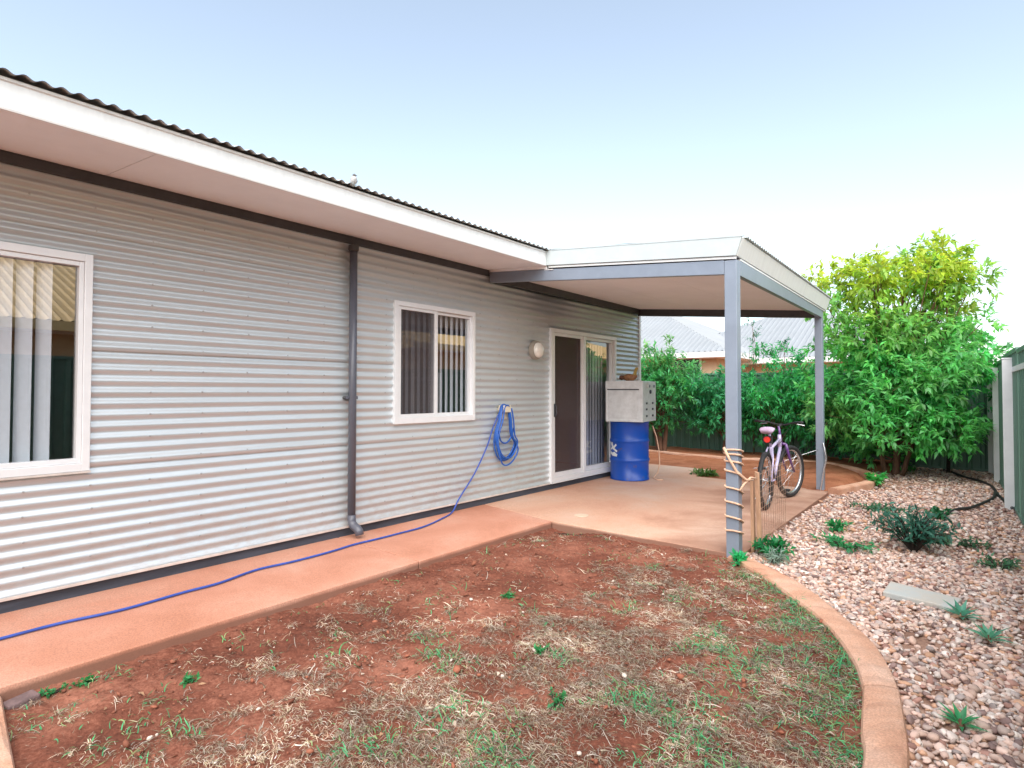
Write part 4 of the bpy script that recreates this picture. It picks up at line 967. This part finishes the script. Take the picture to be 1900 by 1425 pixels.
def twig_leaves(cent, dirs, per, length, L, W, col, colvar, r, droop=.25, spread=.9):
    n = len(cent); t = r.uniform(.05, 1, (n, per, 1))
    P = cent[:, None, :] + dirs[:, None, :] * length * t + r.normal(0, .012, (n, per, 3))
    side = r.normal(0, 1, (n, per, 3)); D = norm(dirs[:, None, :] * .75 + norm(side) * spread + np.array([0, 0, -.28]))
    N = norm(np.array([0, 0, 1.0]) + r.normal(0, .38, (n, per, 3)))
    LL = L * r.uniform(.65, 1.25, (n, per)); WW = W * r.uniform(.75, 1.2, (n, per))
    cc = col[:, None, :] * (1 + r.normal(0, colvar, (n, per, 1))) * (1 + r.normal(0, .06, (n, per, 3)))
    return P.reshape(-1, 3), D.reshape(-1, 3), N.reshape(-1, 3), LL.ravel(), WW.ravel(), np.clip(cc.reshape(-1, 3), .004, .9)
def plant(name, label, cat, base, clumps, stems, L, W, per, twig_len, base_col, m_bark=None, group=None, seed=1, tw_per=26, droop=.25, colvar=.22, sun_tint=None, sun_tint_z=9.0):
    """clumps: (x, y, z, radius) in the plant's own space; stems: list of (points, radii)."""
    r = np.random.default_rng(seed); t = thing(name, base, label, cat, group)
    cs = []; ds = []; cl = []
    for (x, y, z, rad) in clumps:
        n = max(int(tw_per * (rad / .35) ** 2), 4)
        u = norm(r.normal(0, 1, (n, 3))); k = rad * r.uniform(.25, 1.0, (n, 1)) ** .6
        p = np.array([x, y, z]) + u * k * np.array([1, 1, .8]); c = np.array(base_col) * r.uniform(.78, 1.22)
        if sun_tint is not None:
            yf = min(max((z - sun_tint_z) / 1.3, 0), 1) * r.uniform(.35, 1.25) + r.uniform(0, .18); yf = min(yf, 1); c = c * (1 - yf) + np.array(sun_tint) * yf  # yellow sunlight put into the leaf colour, stronger towards the crown top
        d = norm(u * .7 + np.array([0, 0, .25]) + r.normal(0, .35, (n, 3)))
        cs.append(p); ds.append(d); cl.append(np.repeat(c[None], n, 0) * r.uniform(.8, 1.2, (n, 1)))
    cs, ds, cl = np.concatenate(cs), np.concatenate(ds), np.concatenate(cl)
    me = leaves_mesh('crown', *twig_leaves(cs, ds, per, twig_len, L, W, cl, colvar, r, droop), droop=droop)
    link('crown', me, M['leaf'], t, local=True)
    b = MB()
    for pts, rad in stems: b.tube(pts, rad, 7)
    for p, d in list(zip(cs, ds))[::3]:
        b.tube([p - d * .03, p + d * twig_len], [.004, .0015], 3, caps=False)
    put('trunk' if cat == 'tree' else 'stem', b, m_bark or M['bark'], t, smooth=True, local=True)
    return t
def limbs(root, clumps, r0, seed, every=1, sag=.0):
    rr = random.Random(seed); out = []
    for i, (x, y, z, rad) in enumerate(clumps):
        if i % every: continue
        e = Vector((x, y, z)); s = Vector(root).lerp(Vector((x * .15, y * .15, z * .55)), rr.uniform(.4, .9)); m_ = s.lerp(e, .5) + Vector((rr.uniform(-.1, .1), rr.uniform(-.1, .1), rr.uniform(0, .15)))
        out.append((catmull([s, m_, e], 3), [r0 * k for k in np.linspace(1, .35, 7)]))
    return out
def crown(cx, cy, z0, z1, rx, ry, n, seed, shape=None, rad=(.22, .42)):
    r = np.random.default_rng(seed); out = []
    while len(out) < n:
        x, y, z = r.uniform(-1, 1), r.uniform(-1, 1), r.uniform(0, 1); w = shape(z) if shape else math.sqrt(max(1 - (2 * z - 1) ** 2, 0))
        if (x / max(w, .01)) ** 2 + (y / max(w, .01)) ** 2 > 1: continue
        if (x / max(w, .01)) ** 2 + (y / max(w, .01)) ** 2 < .15 and r.uniform() < .6: continue
        out.append((cx + x * rx, cy + y * ry, z0 + z * (z1 - z0), r.uniform(*rad)))
    return out
G1 = (.085, .42, .14); G2 = (.055, .33, .14); G3 = (.07, .36, .09)
# the big tree in the corner
sh = lambda z: np.interp(z, [0, .08, .25, .5, .7, .85, 1], [.55, .75, .95, 1.0, .95, .85, .6])
cl = crown(.02, .0, .2, 2.5, 1.14, 1.02, 70, 4, sh, (.24, .42)) + crown(.0, .0, 2.45, 3.55, 1.12, .9, 30, 14, sh, (.18, .32))
cl += [(.62, 0, 3.72, .22), (.30, .1, 3.55, .24), (-.95, 0, 3.45, .3), (-1.1, 0, 3.1, .32), (1.12, 0, 3.2, .24), (.85, 0, 3.4, .26), (-.35, 0, 3.5, .3), (1.18, .0, 2.45, .22), (1.22, 0, 1.95, .22), (.7, -.1, 3.6, .22)]
st = [(catmull([(0, 0, -.08), (.03, 0, .4), (-.02, .03, .9), (.05, 0, 1.5), (.1, 0, 2.3), (.15, 0, 3.0)], 4), list(np.linspace(.06, .018, 21))),
      (catmull([(-.14, .05, -.08), (-.22, .05, .4), (-.35, 0, 1.0), (-.5, 0, 1.8), (-.62, 0, 2.6)], 4), list(np.linspace(.045, .014, 17))),
      (catmull([(.1, -.05, -.05), (.25, -.05, .5), (.5, 0, 1.2), (.7, 0, 2.0), (.75, 0, 2.9)], 4), list(np.linspace(.04, .012, 17)))]
plant('leafy_tree', 'tall bushy leafy tree with top coloured sunlit yellow in the corner by the side fence', 'tree', (3.42, 11.95, -.05), cl, st + limbs((0, 0, .5), cl, .016, 3), .130, .052, 11, .20, G1, seed=11, tw_per=36, sun_tint=(.33, .47, .045), sun_tint_z=1.95)
# young tree beside it
cl = crown(.02, 0, .75, 1.95, .55, .45, 16, 8, None, (.18, .3))
plant('young_tree', 'slim young tree with bare dark trunk right of the big leafy tree', 'tree', (4.12, 12.62, -.06), cl, [(catmull([(0, 0, -.05), (.01, 0, .5), (-.015, 0, 1.1), (.02, 0, 1.8)], 4), list(np.linspace(.032, .012, 13)))] + limbs((0, 0, .7), cl, .009, 2), .12, .038, 9, .17, G2, M['bark_dark'], seed=12, tw_per=15)
# shrubs along the back fence
SH = 'shrubs along the back fence'
sh2 = lambda z: np.interp(z, [0, .3, .65, 1], [.7, 1, .95, .4])
cl = crown(0, 0, .62, 2.25, .95, .55, 44, 21, sh2, (.2, .34)) + [(.25, 0, 2.28, .22), (-.55, 0, 2.25, .24), (-.75, 0, 2.15, .24)]
st = [(catmull([(.05, 0, -.05), (0, .02, .4), (-.12, 0, 1.1), (-.2, 0, 1.8)], 4), list(np.linspace(.07, .018, 13))), (catmull([(.12, 0, -.05), (.16, 0, .4), (.26, 0, 1.0), (.4, 0, 1.8)], 4), list(np.linspace(.06, .016, 13))), (catmull([(-.04, .04, -.05), (-.1, 0, .4), (-.4, 0, 1.1), (-.6, 0, 1.7)], 4), list(np.linspace(.045, .014, 13)))]
plant('shrub', 'dense green shrub with thick brown stems between the house corner and metal box', 'shrub', (-1.12, 12.55, 0), cl, st + limbs((0, 0, .6), cl, .012, 5), .125, .04, 10, .18, G2, seed=22, tw_per=32, group=SH, sun_tint=(.28, .47, .07), sun_tint_z=1.6)
cl = crown(0, 0, .55, 1.80, .72, .5, 34, 24, sh2, (.2, .32))
plant('shrub', 'drooping dark green shrub against the fence left of the near patio post', 'shrub', (.25, 12.72, 0), cl, [(catmull([(0, 0, -.05), (.05, 0, .5), (-.05, 0, 1.2)], 4), list(np.linspace(.04, .014, 9)))] + limbs((0, 0, .4), cl, .011, 6), .13, .04, 10, .2, (.05, .29, .135), seed=25, tw_per=32, group=SH)
cl = crown(0, 0, .5, 1.95, .82, .5, 40, 27, sh2, (.2, .34)) + [(-.3, 0, 2.02, .22), (.1, 0, 1.98, .24), (.55, 0, 1.95, .22)]
plant('shrub', 'spreading green shrub behind the bicycle and in front of the back fence', 'shrub', (1.35, 12.75, 0), cl, [(catmull([(0, 0, -.05), (.08, 0, .5), (.02, 0, 1.2)], 4), list(np.linspace(.04, .014, 9)))] + limbs((0, 0, .4), cl, .011, 7), .125, .038, 10, .19, (.065, .38, .15), seed=28, tw_per=32, group=SH)
cl = crown(0, 0, .3, 1.75, .62, .5, 26, 29, sh2, (.2, .34))
plant('shrub', 'grey green shrub beside the far patio post, below the big tree', 'shrub', (2.25, 12.7, 0), cl, [(catmull([(0, 0, -.05), (-.05, 0, .5), (.03, 0, 1.2)], 4), list(np.linspace(.035, .012, 9)))] + limbs((0, 0, .3), cl, .01, 8), .125, .038, 9, .19, (.06, .31, .15), seed=30, tw_per=30, group=SH)
# feathery sprigs rising above the fence
for (x, z1, sd, lb) in ((.80, 2.82, 31, 'tall feathery sapling rising above the back fence beside the near patio post'), (1.42, 2.42, 32, 'shorter feathery sapling rising above the back fence right of the near post')):
    cl = []
    for k in range(9):
        f = k / 8; w = .28 * (1 - f) + .03; cl.append((random.uniform(-w, w), random.uniform(-.1, .1), 1.55 + f * (z1 - 1.55), .05 + .13 * (1 - f)))
    plant('sapling', lb, 'sapling', (x, 13.02, -.02), cl, [([(0, 0, -.05), (0, 0, 1.5), (0, 0, z1)], [.014, .01, .003])] + limbs((0, 0, 1.5), cl, .005, sd), .075, .018, 9, .12, (.05, .20, .13), seed=sd, tw_per=26, group='feathery saplings')

# low plants on the gravel
def low_plant(name, label, cat, base, n, h, w, L, W, colr, seed, group=None, lean=.8):
    r = np.random.default_rng(seed); t = thing(name, base, label, cat, group); P = []; D = []; b = MB(); C = []
    for i in range(n):
        a = r.uniform(0, 2 * PI); q = r.uniform(.15, 1) ** .6; e = np.array([math.cos(a) * w * q, math.sin(a) * w * q, h * (1.05 - .55 * q) * r.uniform(.6, 1.1)])
        m_ = e * .5 + np.array([0, 0, .12 * h]); b.tube([(0, 0, -.03), tuple(m_), tuple(e)], [.006, .004, .002], 4, caps=False)
        d = norm(e - m_ * .6)
        for k in range(12): 
            f = r.uniform(.25, 1.05); P.append(m_ * 2 * f * (1 - f) * 1 + e * f * f + r.normal(0, .008, 3)); D.append(d * .5 + norm(r.normal(0, 1, 3)) * lean + np.array([0, 0, .15])); C.append(np.array(colr) * r.uniform(.6, 1.4))
    P, D, C = np.array(P), np.array(D), np.array(C); N = norm(np.array([0, 0, 1.]) + r.normal(0, .4, P.shape)); k = len(P)
    link('foliage', leaves_mesh('foliage', P, D, N, L * r.uniform(.6, 1.3, k), W * r.uniform(.7, 1.2, k), C), M['leaf'], t, local=True)
    put('stem', b, M['bark_dark'], t, local=True)
    return t
low_plant('low_bush', 'dark blue green bush in the middle of the gravel', 'bush', (4.10, 6.35, -.07), 60, .48, .34, .065, .026, (.045, .165, .125), 41)
WG = 'weeds on the gravel'
low_plant('weed', 'bright green weed patch on the gravel left of the dark bush', 'weed', (3.60, 6.05, -.075), 17, .12, .25, .05, .028, (.045, .28, .12), 42, WG)
low_plant('weed', 'small bright weed on the gravel near the patio slab edge', 'weed', (3.42, 6.75, -.075), 8, .13, .12, .06, .03, (.03, .28, .10), 43, WG)
low_plant('weed', 'trailing green weed between the bush and the garden bed kerb', 'weed', (3.62, 8.1, -.075), 18, .08, .34, .055, .026, (.06, .18, .10), 44, WG)
low_plant('weed', 'bright leafy weed growing at the end of the garden bed kerb', 'weed', (3.34, 10.2, -.06), 12, .26, .15, .085, .05, (.05, .34, .09), 45, WG)
low_plant('weed', 'green weed on the gravel at the right edge of the view', 'weed', (4.68, 6.1, -.075), 12, .10, .20, .045, .022, (.07, .20, .11), 46, WG)
low_plant('weed', 'dark green tuft on the gravel beside the black curving pipe', 'weed', (4.22, 8.05, -.07), 10, .13, .12, .06, .03, (.03, .17, .08), 47, WG)
low_plant('weed', 'deep green clump growing at the foot of the roped patio post', 'weed', (3.16, 5.36, -.07), 26, .17, .15, .06, .03, (.012, .20, .07), 48, WG)
low_plant('weed', 'pale grey green weed on the gravel just right of the roped post', 'weed', (3.24, 5.17, -.07), 14, .09, .11, .07, .012, (.26, .36, .31), 49, WG)
low_plant('weed', 'bright green sprig growing over the kerb below the roped post', 'weed', (3.02, 4.93, -.06), 7, .07, .08, .06, .028, (.03, .40, .16), 50, WG)
low_plant('weed', 'faded weed spreading between the dark bush and the fence', 'weed', (4.36, 6.75, -.075), 22, .11, .28, .05, .025, (.07, .19, .11), 51, WG)
low_plant('weed', 'dark green weed lying on the soil behind the patio slab', 'weed', (1.05, 9.55, -.02), 16, .06, .24, .09, .035, (.07, .17, .035), 52, WG)
# rosettes of pointed leaves
def rosette(label, base, n, L, W, colr, seed):
    r = np.random.default_rng(seed); t = thing('succulent', base, label, 'plant', 'spiky blue green plants on the gravel')
    a = np.arange(n) * 2.4; el = np.linspace(.25, 1.15, n)
    D = np.stack([np.cos(a) * np.cos(el), np.sin(a) * np.cos(el), np.sin(el)], 1); P = D * .012; N = np.stack([-np.cos(a) * np.sin(el), -np.sin(a) * np.sin(el), np.cos(el)], 1)
    link('leaves', leaves_mesh('leaves', P, D, N, L * r.uniform(.8, 1.2, n), W * r.uniform(.8, 1.2, n), np.array(colr) * r.uniform(.75, 1.3, (n, 1)), fold=.22, droop=.18), M['leaf'], t, local=True)
    put('stem', MB().lathe([(.012, -.03), (.016, .0), (.006, .03)], (0, 0, 0), 7), M['bark'], t, local=True)
rosette('spiky blue green plant on the gravel at the end of the grey paver', (4.47, 4.62, -.065), 15, .115, .03, (.09, .30, .22), 61)
rosette('spiky blue green plant on the gravel nearest the frame edge below the paver', (4.60, 4.30, -.065), 13, .11, .028, (.10, .32, .22), 62)
rosette('spiky green plant nearest the camera, right of the wide kerb', (4.50, 3.14, -.07), 15, .085, .022, (.05, .28, .13), 63)

# ------------------------------------------------------------------ gravel stones
def ico(sub):
    import bmesh
    bm = bmesh.new(); bmesh.ops.create_icosphere(bm, subdivisions=sub, radius=1); bm.verts.ensure_lookup_table()
    V = np.array([v.co[:] for v in bm.verts]); Fq = np.array([[v.index for v in f.verts] for f in bm.faces]); bm.free(); return V, Fq
def stones(name, n, region, size, sub, seed, zfun, label):
    r = np.random.default_rng(seed); V0, F0 = ico(sub); P = region(r, n); n = len(P)
    s = size(r, P); ax = np.stack([s * r.uniform(.9, 1.35, n), s * r.uniform(.65, 1.0, n), s * r.uniform(.38, .7, n)], 1)
    bump = 1 + r.normal(0, .12, (n, len(V0), 1)); V = V0[None] * bump * ax[:, None, :]
    ang = r.uniform(0, 2 * PI, n); tl = r.normal(0, .35, (n, 2)); c, sn = np.cos(ang), np.sin(ang)
    x, y, z = V[..., 0].copy(), V[..., 1].copy(), V[..., 2].copy()
    y, z = y * np.cos(tl[:, :1]) - z * np.sin(tl[:, :1]), y * np.sin(tl[:, :1]) + z * np.cos(tl[:, :1])
    x, z = x * np.cos(tl[:, 1:]) - z * np.sin(tl[:, 1:]), x * np.sin(tl[:, 1:]) + z * np.cos(tl[:, 1:])
    V = np.stack([x * c[:, None] - y * sn[:, None], x * sn[:, None] + y * c[:, None], z], -1)
    V += np.stack([P[:, 0], P[:, 1], zfun(P[:, 0], P[:, 1]) + ax[:, 2] * r.uniform(.0, .9, n) + r.choice([0, 0, .012], n)], 1)[:, None, :]
    pal = np.array([(.76, .60, .53), (.70, .53, .46), (.76, .69, .65), (.60, .45, .38), (.46, .41, .40), (.28, .20, .19), (.60, .38, .26), (.42, .25, .21), (.80, .75, .71), (.72, .56, .49), (.66, .55, .50)])
    C = np.clip(pal[r.integers(0, len(pal), n)] * np.array([.88, .81, .78]) * r.uniform(.7, 1.18, (n, 1)), .05, .8)
    Fq = (F0[None] + (np.arange(n) * len(V0))[:, None, None]).reshape(-1, 3)
    o = link(name, np_mesh(name, V.reshape(-1, 3), Fq, sub > 1, np.repeat(C, len(V0), 0)), M['stone']); o['kind'] = 'stuff'; o['label'] = label
    return o
def reg(y0, y1):
    def f(r, n):
        Y = r.uniform(y0, y1, n * 3); X = r.uniform(2.2, 5.1, n * 3); k = (X > grav_left(Y) + .03) & (X < np.minimum(fx(Y) - .02, CAM.x + Y * .055 + .12)); X, Y = X[k], Y[k]
        # thin out where bare soil shows: along the tree foot and the fence line
        bare = np.exp(-(((X - 3.5) / .75) ** 2 + ((Y - 10.9) / 1.0) ** 2)) * .8 + np.exp(-(((X - 4.3) / .12) ** 2 + ((Y - 4.05) / .2) ** 2)) * .85
        k = r.uniform(0, 1, len(X)) > bare; X, Y = X[k][:n], Y[k][:n]; return np.stack([X, Y], 1)
    return f
stones('gravel', 13000, reg(1.4, 6.2), lambda r, P: r.lognormal(math.log(.0146), .30, len(P)).clip(.006, .024), 2, 71, grav_z, 'mixed pink and grey river pebbles covering the side bed')
stones('gravel', 16500, reg(6.0, 13.3), lambda r, P: r.lognormal(math.log(.0150), .36, len(P)), 1, 72, grav_z, 'mixed pink and grey river pebbles beyond the dark bush')
# a few strays on the soil and on the path edge
def reg_lawn(r, n):
    return np.stack([r.uniform(1.15, 4.0, n), r.uniform(.9, 5.0, n)], 1)
stones('soil_clods', 2600, reg_lawn, lambda r, P: r.lognormal(math.log(.006), .5, len(P)), 1, 73, lawn_z, 'crumbs of soil and small pale stones on the bare lawn')
so = bpy.data.objects['soil_clods']
cc = np.ones((len(so.data.vertices), 4), np.float32); nv = 12; r_ = np.random.default_rng(5); k_ = len(cc) // nv
cl_ = np.where(r_.uniform(0, 1, (k_, 1)) < .035, np.array([[.6, .52, .45]]), np.array([[.2, .07, .04]]) * r_.uniform(.6, 1.5, (k_, 1)))
cc[:, :3] = np.repeat(cl_, nv, 0); so.data.attributes['Col'].data.foreach_set('color', cc.ravel())

# ------------------------------------------------------------------ grass: dead mats with green patches
def grass(name, n, seed, dens, L, W, lift, colf, label, segs=4, tuft=0):
    r = np.random.default_rng(seed); X = r.uniform(1.12, 4.25, n * 6); Y = r.uniform(.35, 5.08, n * 6)
    d = dens(X, Y, r); k = (r.uniform(0, 1, len(X)) < d) & (X < kin_x(Y) + .03)
    if tuft:      # blades fan out from shared crowns
        X, Y = X[k][:n // tuft], Y[k][:n // tuft]; q = r.integers(0, len(X), n); X, Y = X[q] + r.normal(0, .006, n), Y[q] + r.normal(0, .006, n)
    else: X, Y = X[k][:n], Y[k][:n]
    n = len(X)
    a = r.uniform(0, 2 * PI, n); cv = r.normal(0, 1.1, n); LL = L * r.lognormal(0, .35, n); WW = W * r.uniform(.7, 1.4, n); up0 = lift(r, n); V = []
    px, py = X.copy(), Y.copy(); pz = lawn_z(X, Y) + .001 + r.uniform(0, .010, n); el = up0.copy()
    for s_ in range(segs + 1):
        w = WW * (1 - (s_ / segs) ** 2 * .85); sx, sy = -np.sin(a) * w / 2, np.cos(a) * w / 2; tw = np.sin(a * 3 + s_) * w * .35
        V.append(np.stack([px + sx, py + sy, pz + tw], 1)); V.append(np.stack([px - sx, py - sy, pz - tw], 1))
        st_ = LL / segs; px = px + np.cos(a) * np.cos(el) * st_; py = py + np.sin(a) * np.cos(el) * st_; pz = np.maximum(pz + np.sin(el) * st_, lawn_z(px, py) + .001)
        a = a + cv / segs; el = el - r.uniform(.15, .5, n)
    V = np.stack(V, 1); m_ = V.shape[1]; o = (np.arange(n) * m_)[:, None]
    Fq = np.concatenate([o + [[2 * i, 2 * i + 1, 2 * i + 3, 2 * i + 2]] for i in range(segs)], 0)
    C = colf(r, X, Y)
    ob = link(name, np_mesh(name, V.reshape(-1, 3), Fq, True, np.repeat(C, m_, 0)), M['straw']); ob['kind'] = 'stuff'; ob['label'] = label
    return ob
def cover(X, Y):      # how overgrown: bare by the path and slab, matted towards the kerb and the camera
    g_ = np.clip((X - 1.75) / 1.2, 0, 1) * .72 + np.clip((4.5 - Y) / 2.8, 0, 1) * .42 - .34
    c = g_ + 1.3 * (fbm(X * 2.4, Y * 2.4, 91, 4) - .5) + 1.7 * (fbm(X * 9, Y * 9, 95, 3) - .5)
    return np.clip(c, 0, 1)
def straw_d(X, Y, r): return np.clip(cover(X, Y) ** 1.6 * 1.1 + .010, 0, 1)
def green_d(X, Y, r):
    dk = kin_x(Y) - X          # greenest along the kerb
    e_ = np.exp(-(np.maximum(dk, 0) / .26) ** 2) * np.clip((5.0 - Y) / .5, 0, 1) * np.clip((Y - 2.3) / .5, .25, 1) * .85
    return np.clip(np.clip(fbm(X * 3.6, Y * 3.6, 101, 4) - .55, 0, 1) * 4.5 * np.clip(cover(X, Y) + .05, 0, 1) + e_ * np.clip(fbm(X * 6, Y * 6, 105, 3) * 3.2 - 1.0, 0, 1), 0, 1)
def straw_c(r, X, Y):
    pal = np.array([(.58, .47, .36), (.46, .35, .25), (.68, .60, .51), (.30, .18, .12), (.38, .34, .22), (.20, .11, .075)]); k = np.clip(fbm(X * 5, Y * 5, 121, 3) * 2.2 - .40, .6, 1.3)[:, None]
    return np.clip(pal[r.integers(0, 6, len(X))] * r.uniform(.75, 1.2, (len(X), 1)) * k, .02, .75)
def green_c(r, X, Y):
    pal = np.array([(.05, .30, .12), (.07, .34, .15), (.13, .27, .10), (.04, .22, .10), (.22, .30, .13)]); return pal[r.integers(0, 5, len(X))] * r.uniform(.7, 1.3, (len(X), 1))
grass('dry_grass', 82000, 81, straw_d, .036, .0020, lambda r, n: r.uniform(-.1, .55, n), straw_c, 'matted dead straw coloured grass on the red lawn')
grass('green_grass', 13000, 82, green_d, .042, .0040, lambda r, n: r.uniform(.2, 1.2, n), green_c, 'sparse green shoots among the dead grass along the kerb')
grass('straw_tufts', 17000, 86, lambda X, Y, r: np.clip(cover(X, Y) ** 1.2 + .010, 0, 1), .040, .0021, lambda r, n: r.uniform(.05, .8, n), lambda r, X, Y: straw_c(r, X, Y) * 1.15, 'star shaped tufts of bleached dead grass on the red lawn', 4, 16)
grass('dry_runners', 900, 83, lambda X, Y, r: .25 + .5 * cover(X, Y), .16, .0040, lambda r, n: r.uniform(-.05, .2, n), straw_c, 'long dry runners lying on the red soil', 7)
# fallen leaves
r_ = np.random.default_rng(9); n_ = 260
P = np.stack([r_.uniform(1.15, 4.1, n_), r_.uniform(.7, 5.0, n_), np.zeros(n_)], 1); P[:, 2] = lawn_z(P[:, 0], P[:, 1]) + .008
D = np.stack([r_.normal(0, 1, n_), r_.normal(0, 1, n_), r_.normal(0, .2, n_)], 1); N = norm(np.array([0, 0, 1.]) + r_.normal(0, .35, (n_, 3)))
pal = np.array([(.26, .12, .06), (.40, .24, .14), (.55, .45, .36), (.20, .08, .05)])
o = link('fallen_leaves', leaves_mesh('fallen_leaves', P, D, N, r_.uniform(.02, .05, n_), r_.uniform(.010, .022, n_), pal[r_.integers(0, 4, n_)]), M['straw']); o['kind'] = 'stuff'; o['label'] = 'curled brown leaves scattered over the red soil'
n_ = 520
Y_ = np.concatenate([r_.uniform(1.8, 12.8, 300), r_.normal(11.2, 1.0, 220)]); X_ = np.concatenate([r_.uniform(3.0, 4.9, 300), r_.normal(3.6, .6, 220)])
k_ = (X_ > grav_left(Y_) + .05) & (X_ < fx(Y_) - .05); X_, Y_ = X_[k_], Y_[k_]; n_ = len(X_)
P = np.stack([X_, Y_, grav_z(X_, Y_) + r_.uniform(.018, .034, n_)], 1); D = np.stack([r_.normal(0, 1, n_), r_.normal(0, 1, n_), r_.normal(0, .25, n_)], 1); N = norm(np.array([0, 0, 1.]) + r_.normal(0, .35, (n_, 3)))
o = link('leaf_litter', leaves_mesh('leaf_litter', P, D, N, r_.uniform(.03, .075, n_), r_.uniform(.010, .024, n_), pal[r_.integers(0, 4, n_)]), M['straw']); o['kind'] = 'stuff'; o['label'] = 'dry fallen leaves lying on the pebbles, thickest under the tree'
# twigs washed into the hollow at the inner slab corner
tw = MB(); rr = random.Random(31)
for k in range(16):
    x, y, a_ = 1.27 + rr.uniform(-.10, .16), 5.055 + rr.uniform(-.06, .03), rr.uniform(-.5, .9); L_ = rr.uniform(.05, .16)
    z = float(lawn_z(np.array([x]), np.array([y]))[0]) + .008
    tw.tube([(x, y, z), (x + L_ * .5 * math.cos(a_), y + L_ * .25 * math.sin(a_), z + rr.uniform(.0, .02)), (x + L_ * math.cos(a_), y + L_ * .4 * math.sin(a_), z)], [.004, .0035, .002], 5)
tag(put('twigs', tw, M['bark_dark']), 'dark broken twigs gathered in the soil hollow at the inner slab corner', 'twigs')
# bright clover sprigs on the lawn
for i, (x, y, s_, lb) in enumerate([(1.135, .87, .05, 'bright green weed sprig against the path edge beside the old brick'), (1.16, .99, .04, 'second bright green sprig along the path edge, above the first'), (2.03, 3.19, .035, 'single green sprig alone on the bare red soil, far from kerb'),
                                     (3.05, 2.25, .06, 'broad leaved green weed in the middle of the dead grass'), (2.72, 2.62, .045, 'green weed among straw left of the broad leaved weed'), (1.6, 1.3, .03, 'tiny green weed on the bare soil near the brick')]):
    low_plant('lawn_weed', lb, 'weed', (x, y, float(lawn_z(np.array([x]), np.array([y]))[0])), 6, s_ * .8, s_ * 1.2, .026, .014, (.045, .27, .10), 110 + i, 'weeds on the red lawn')
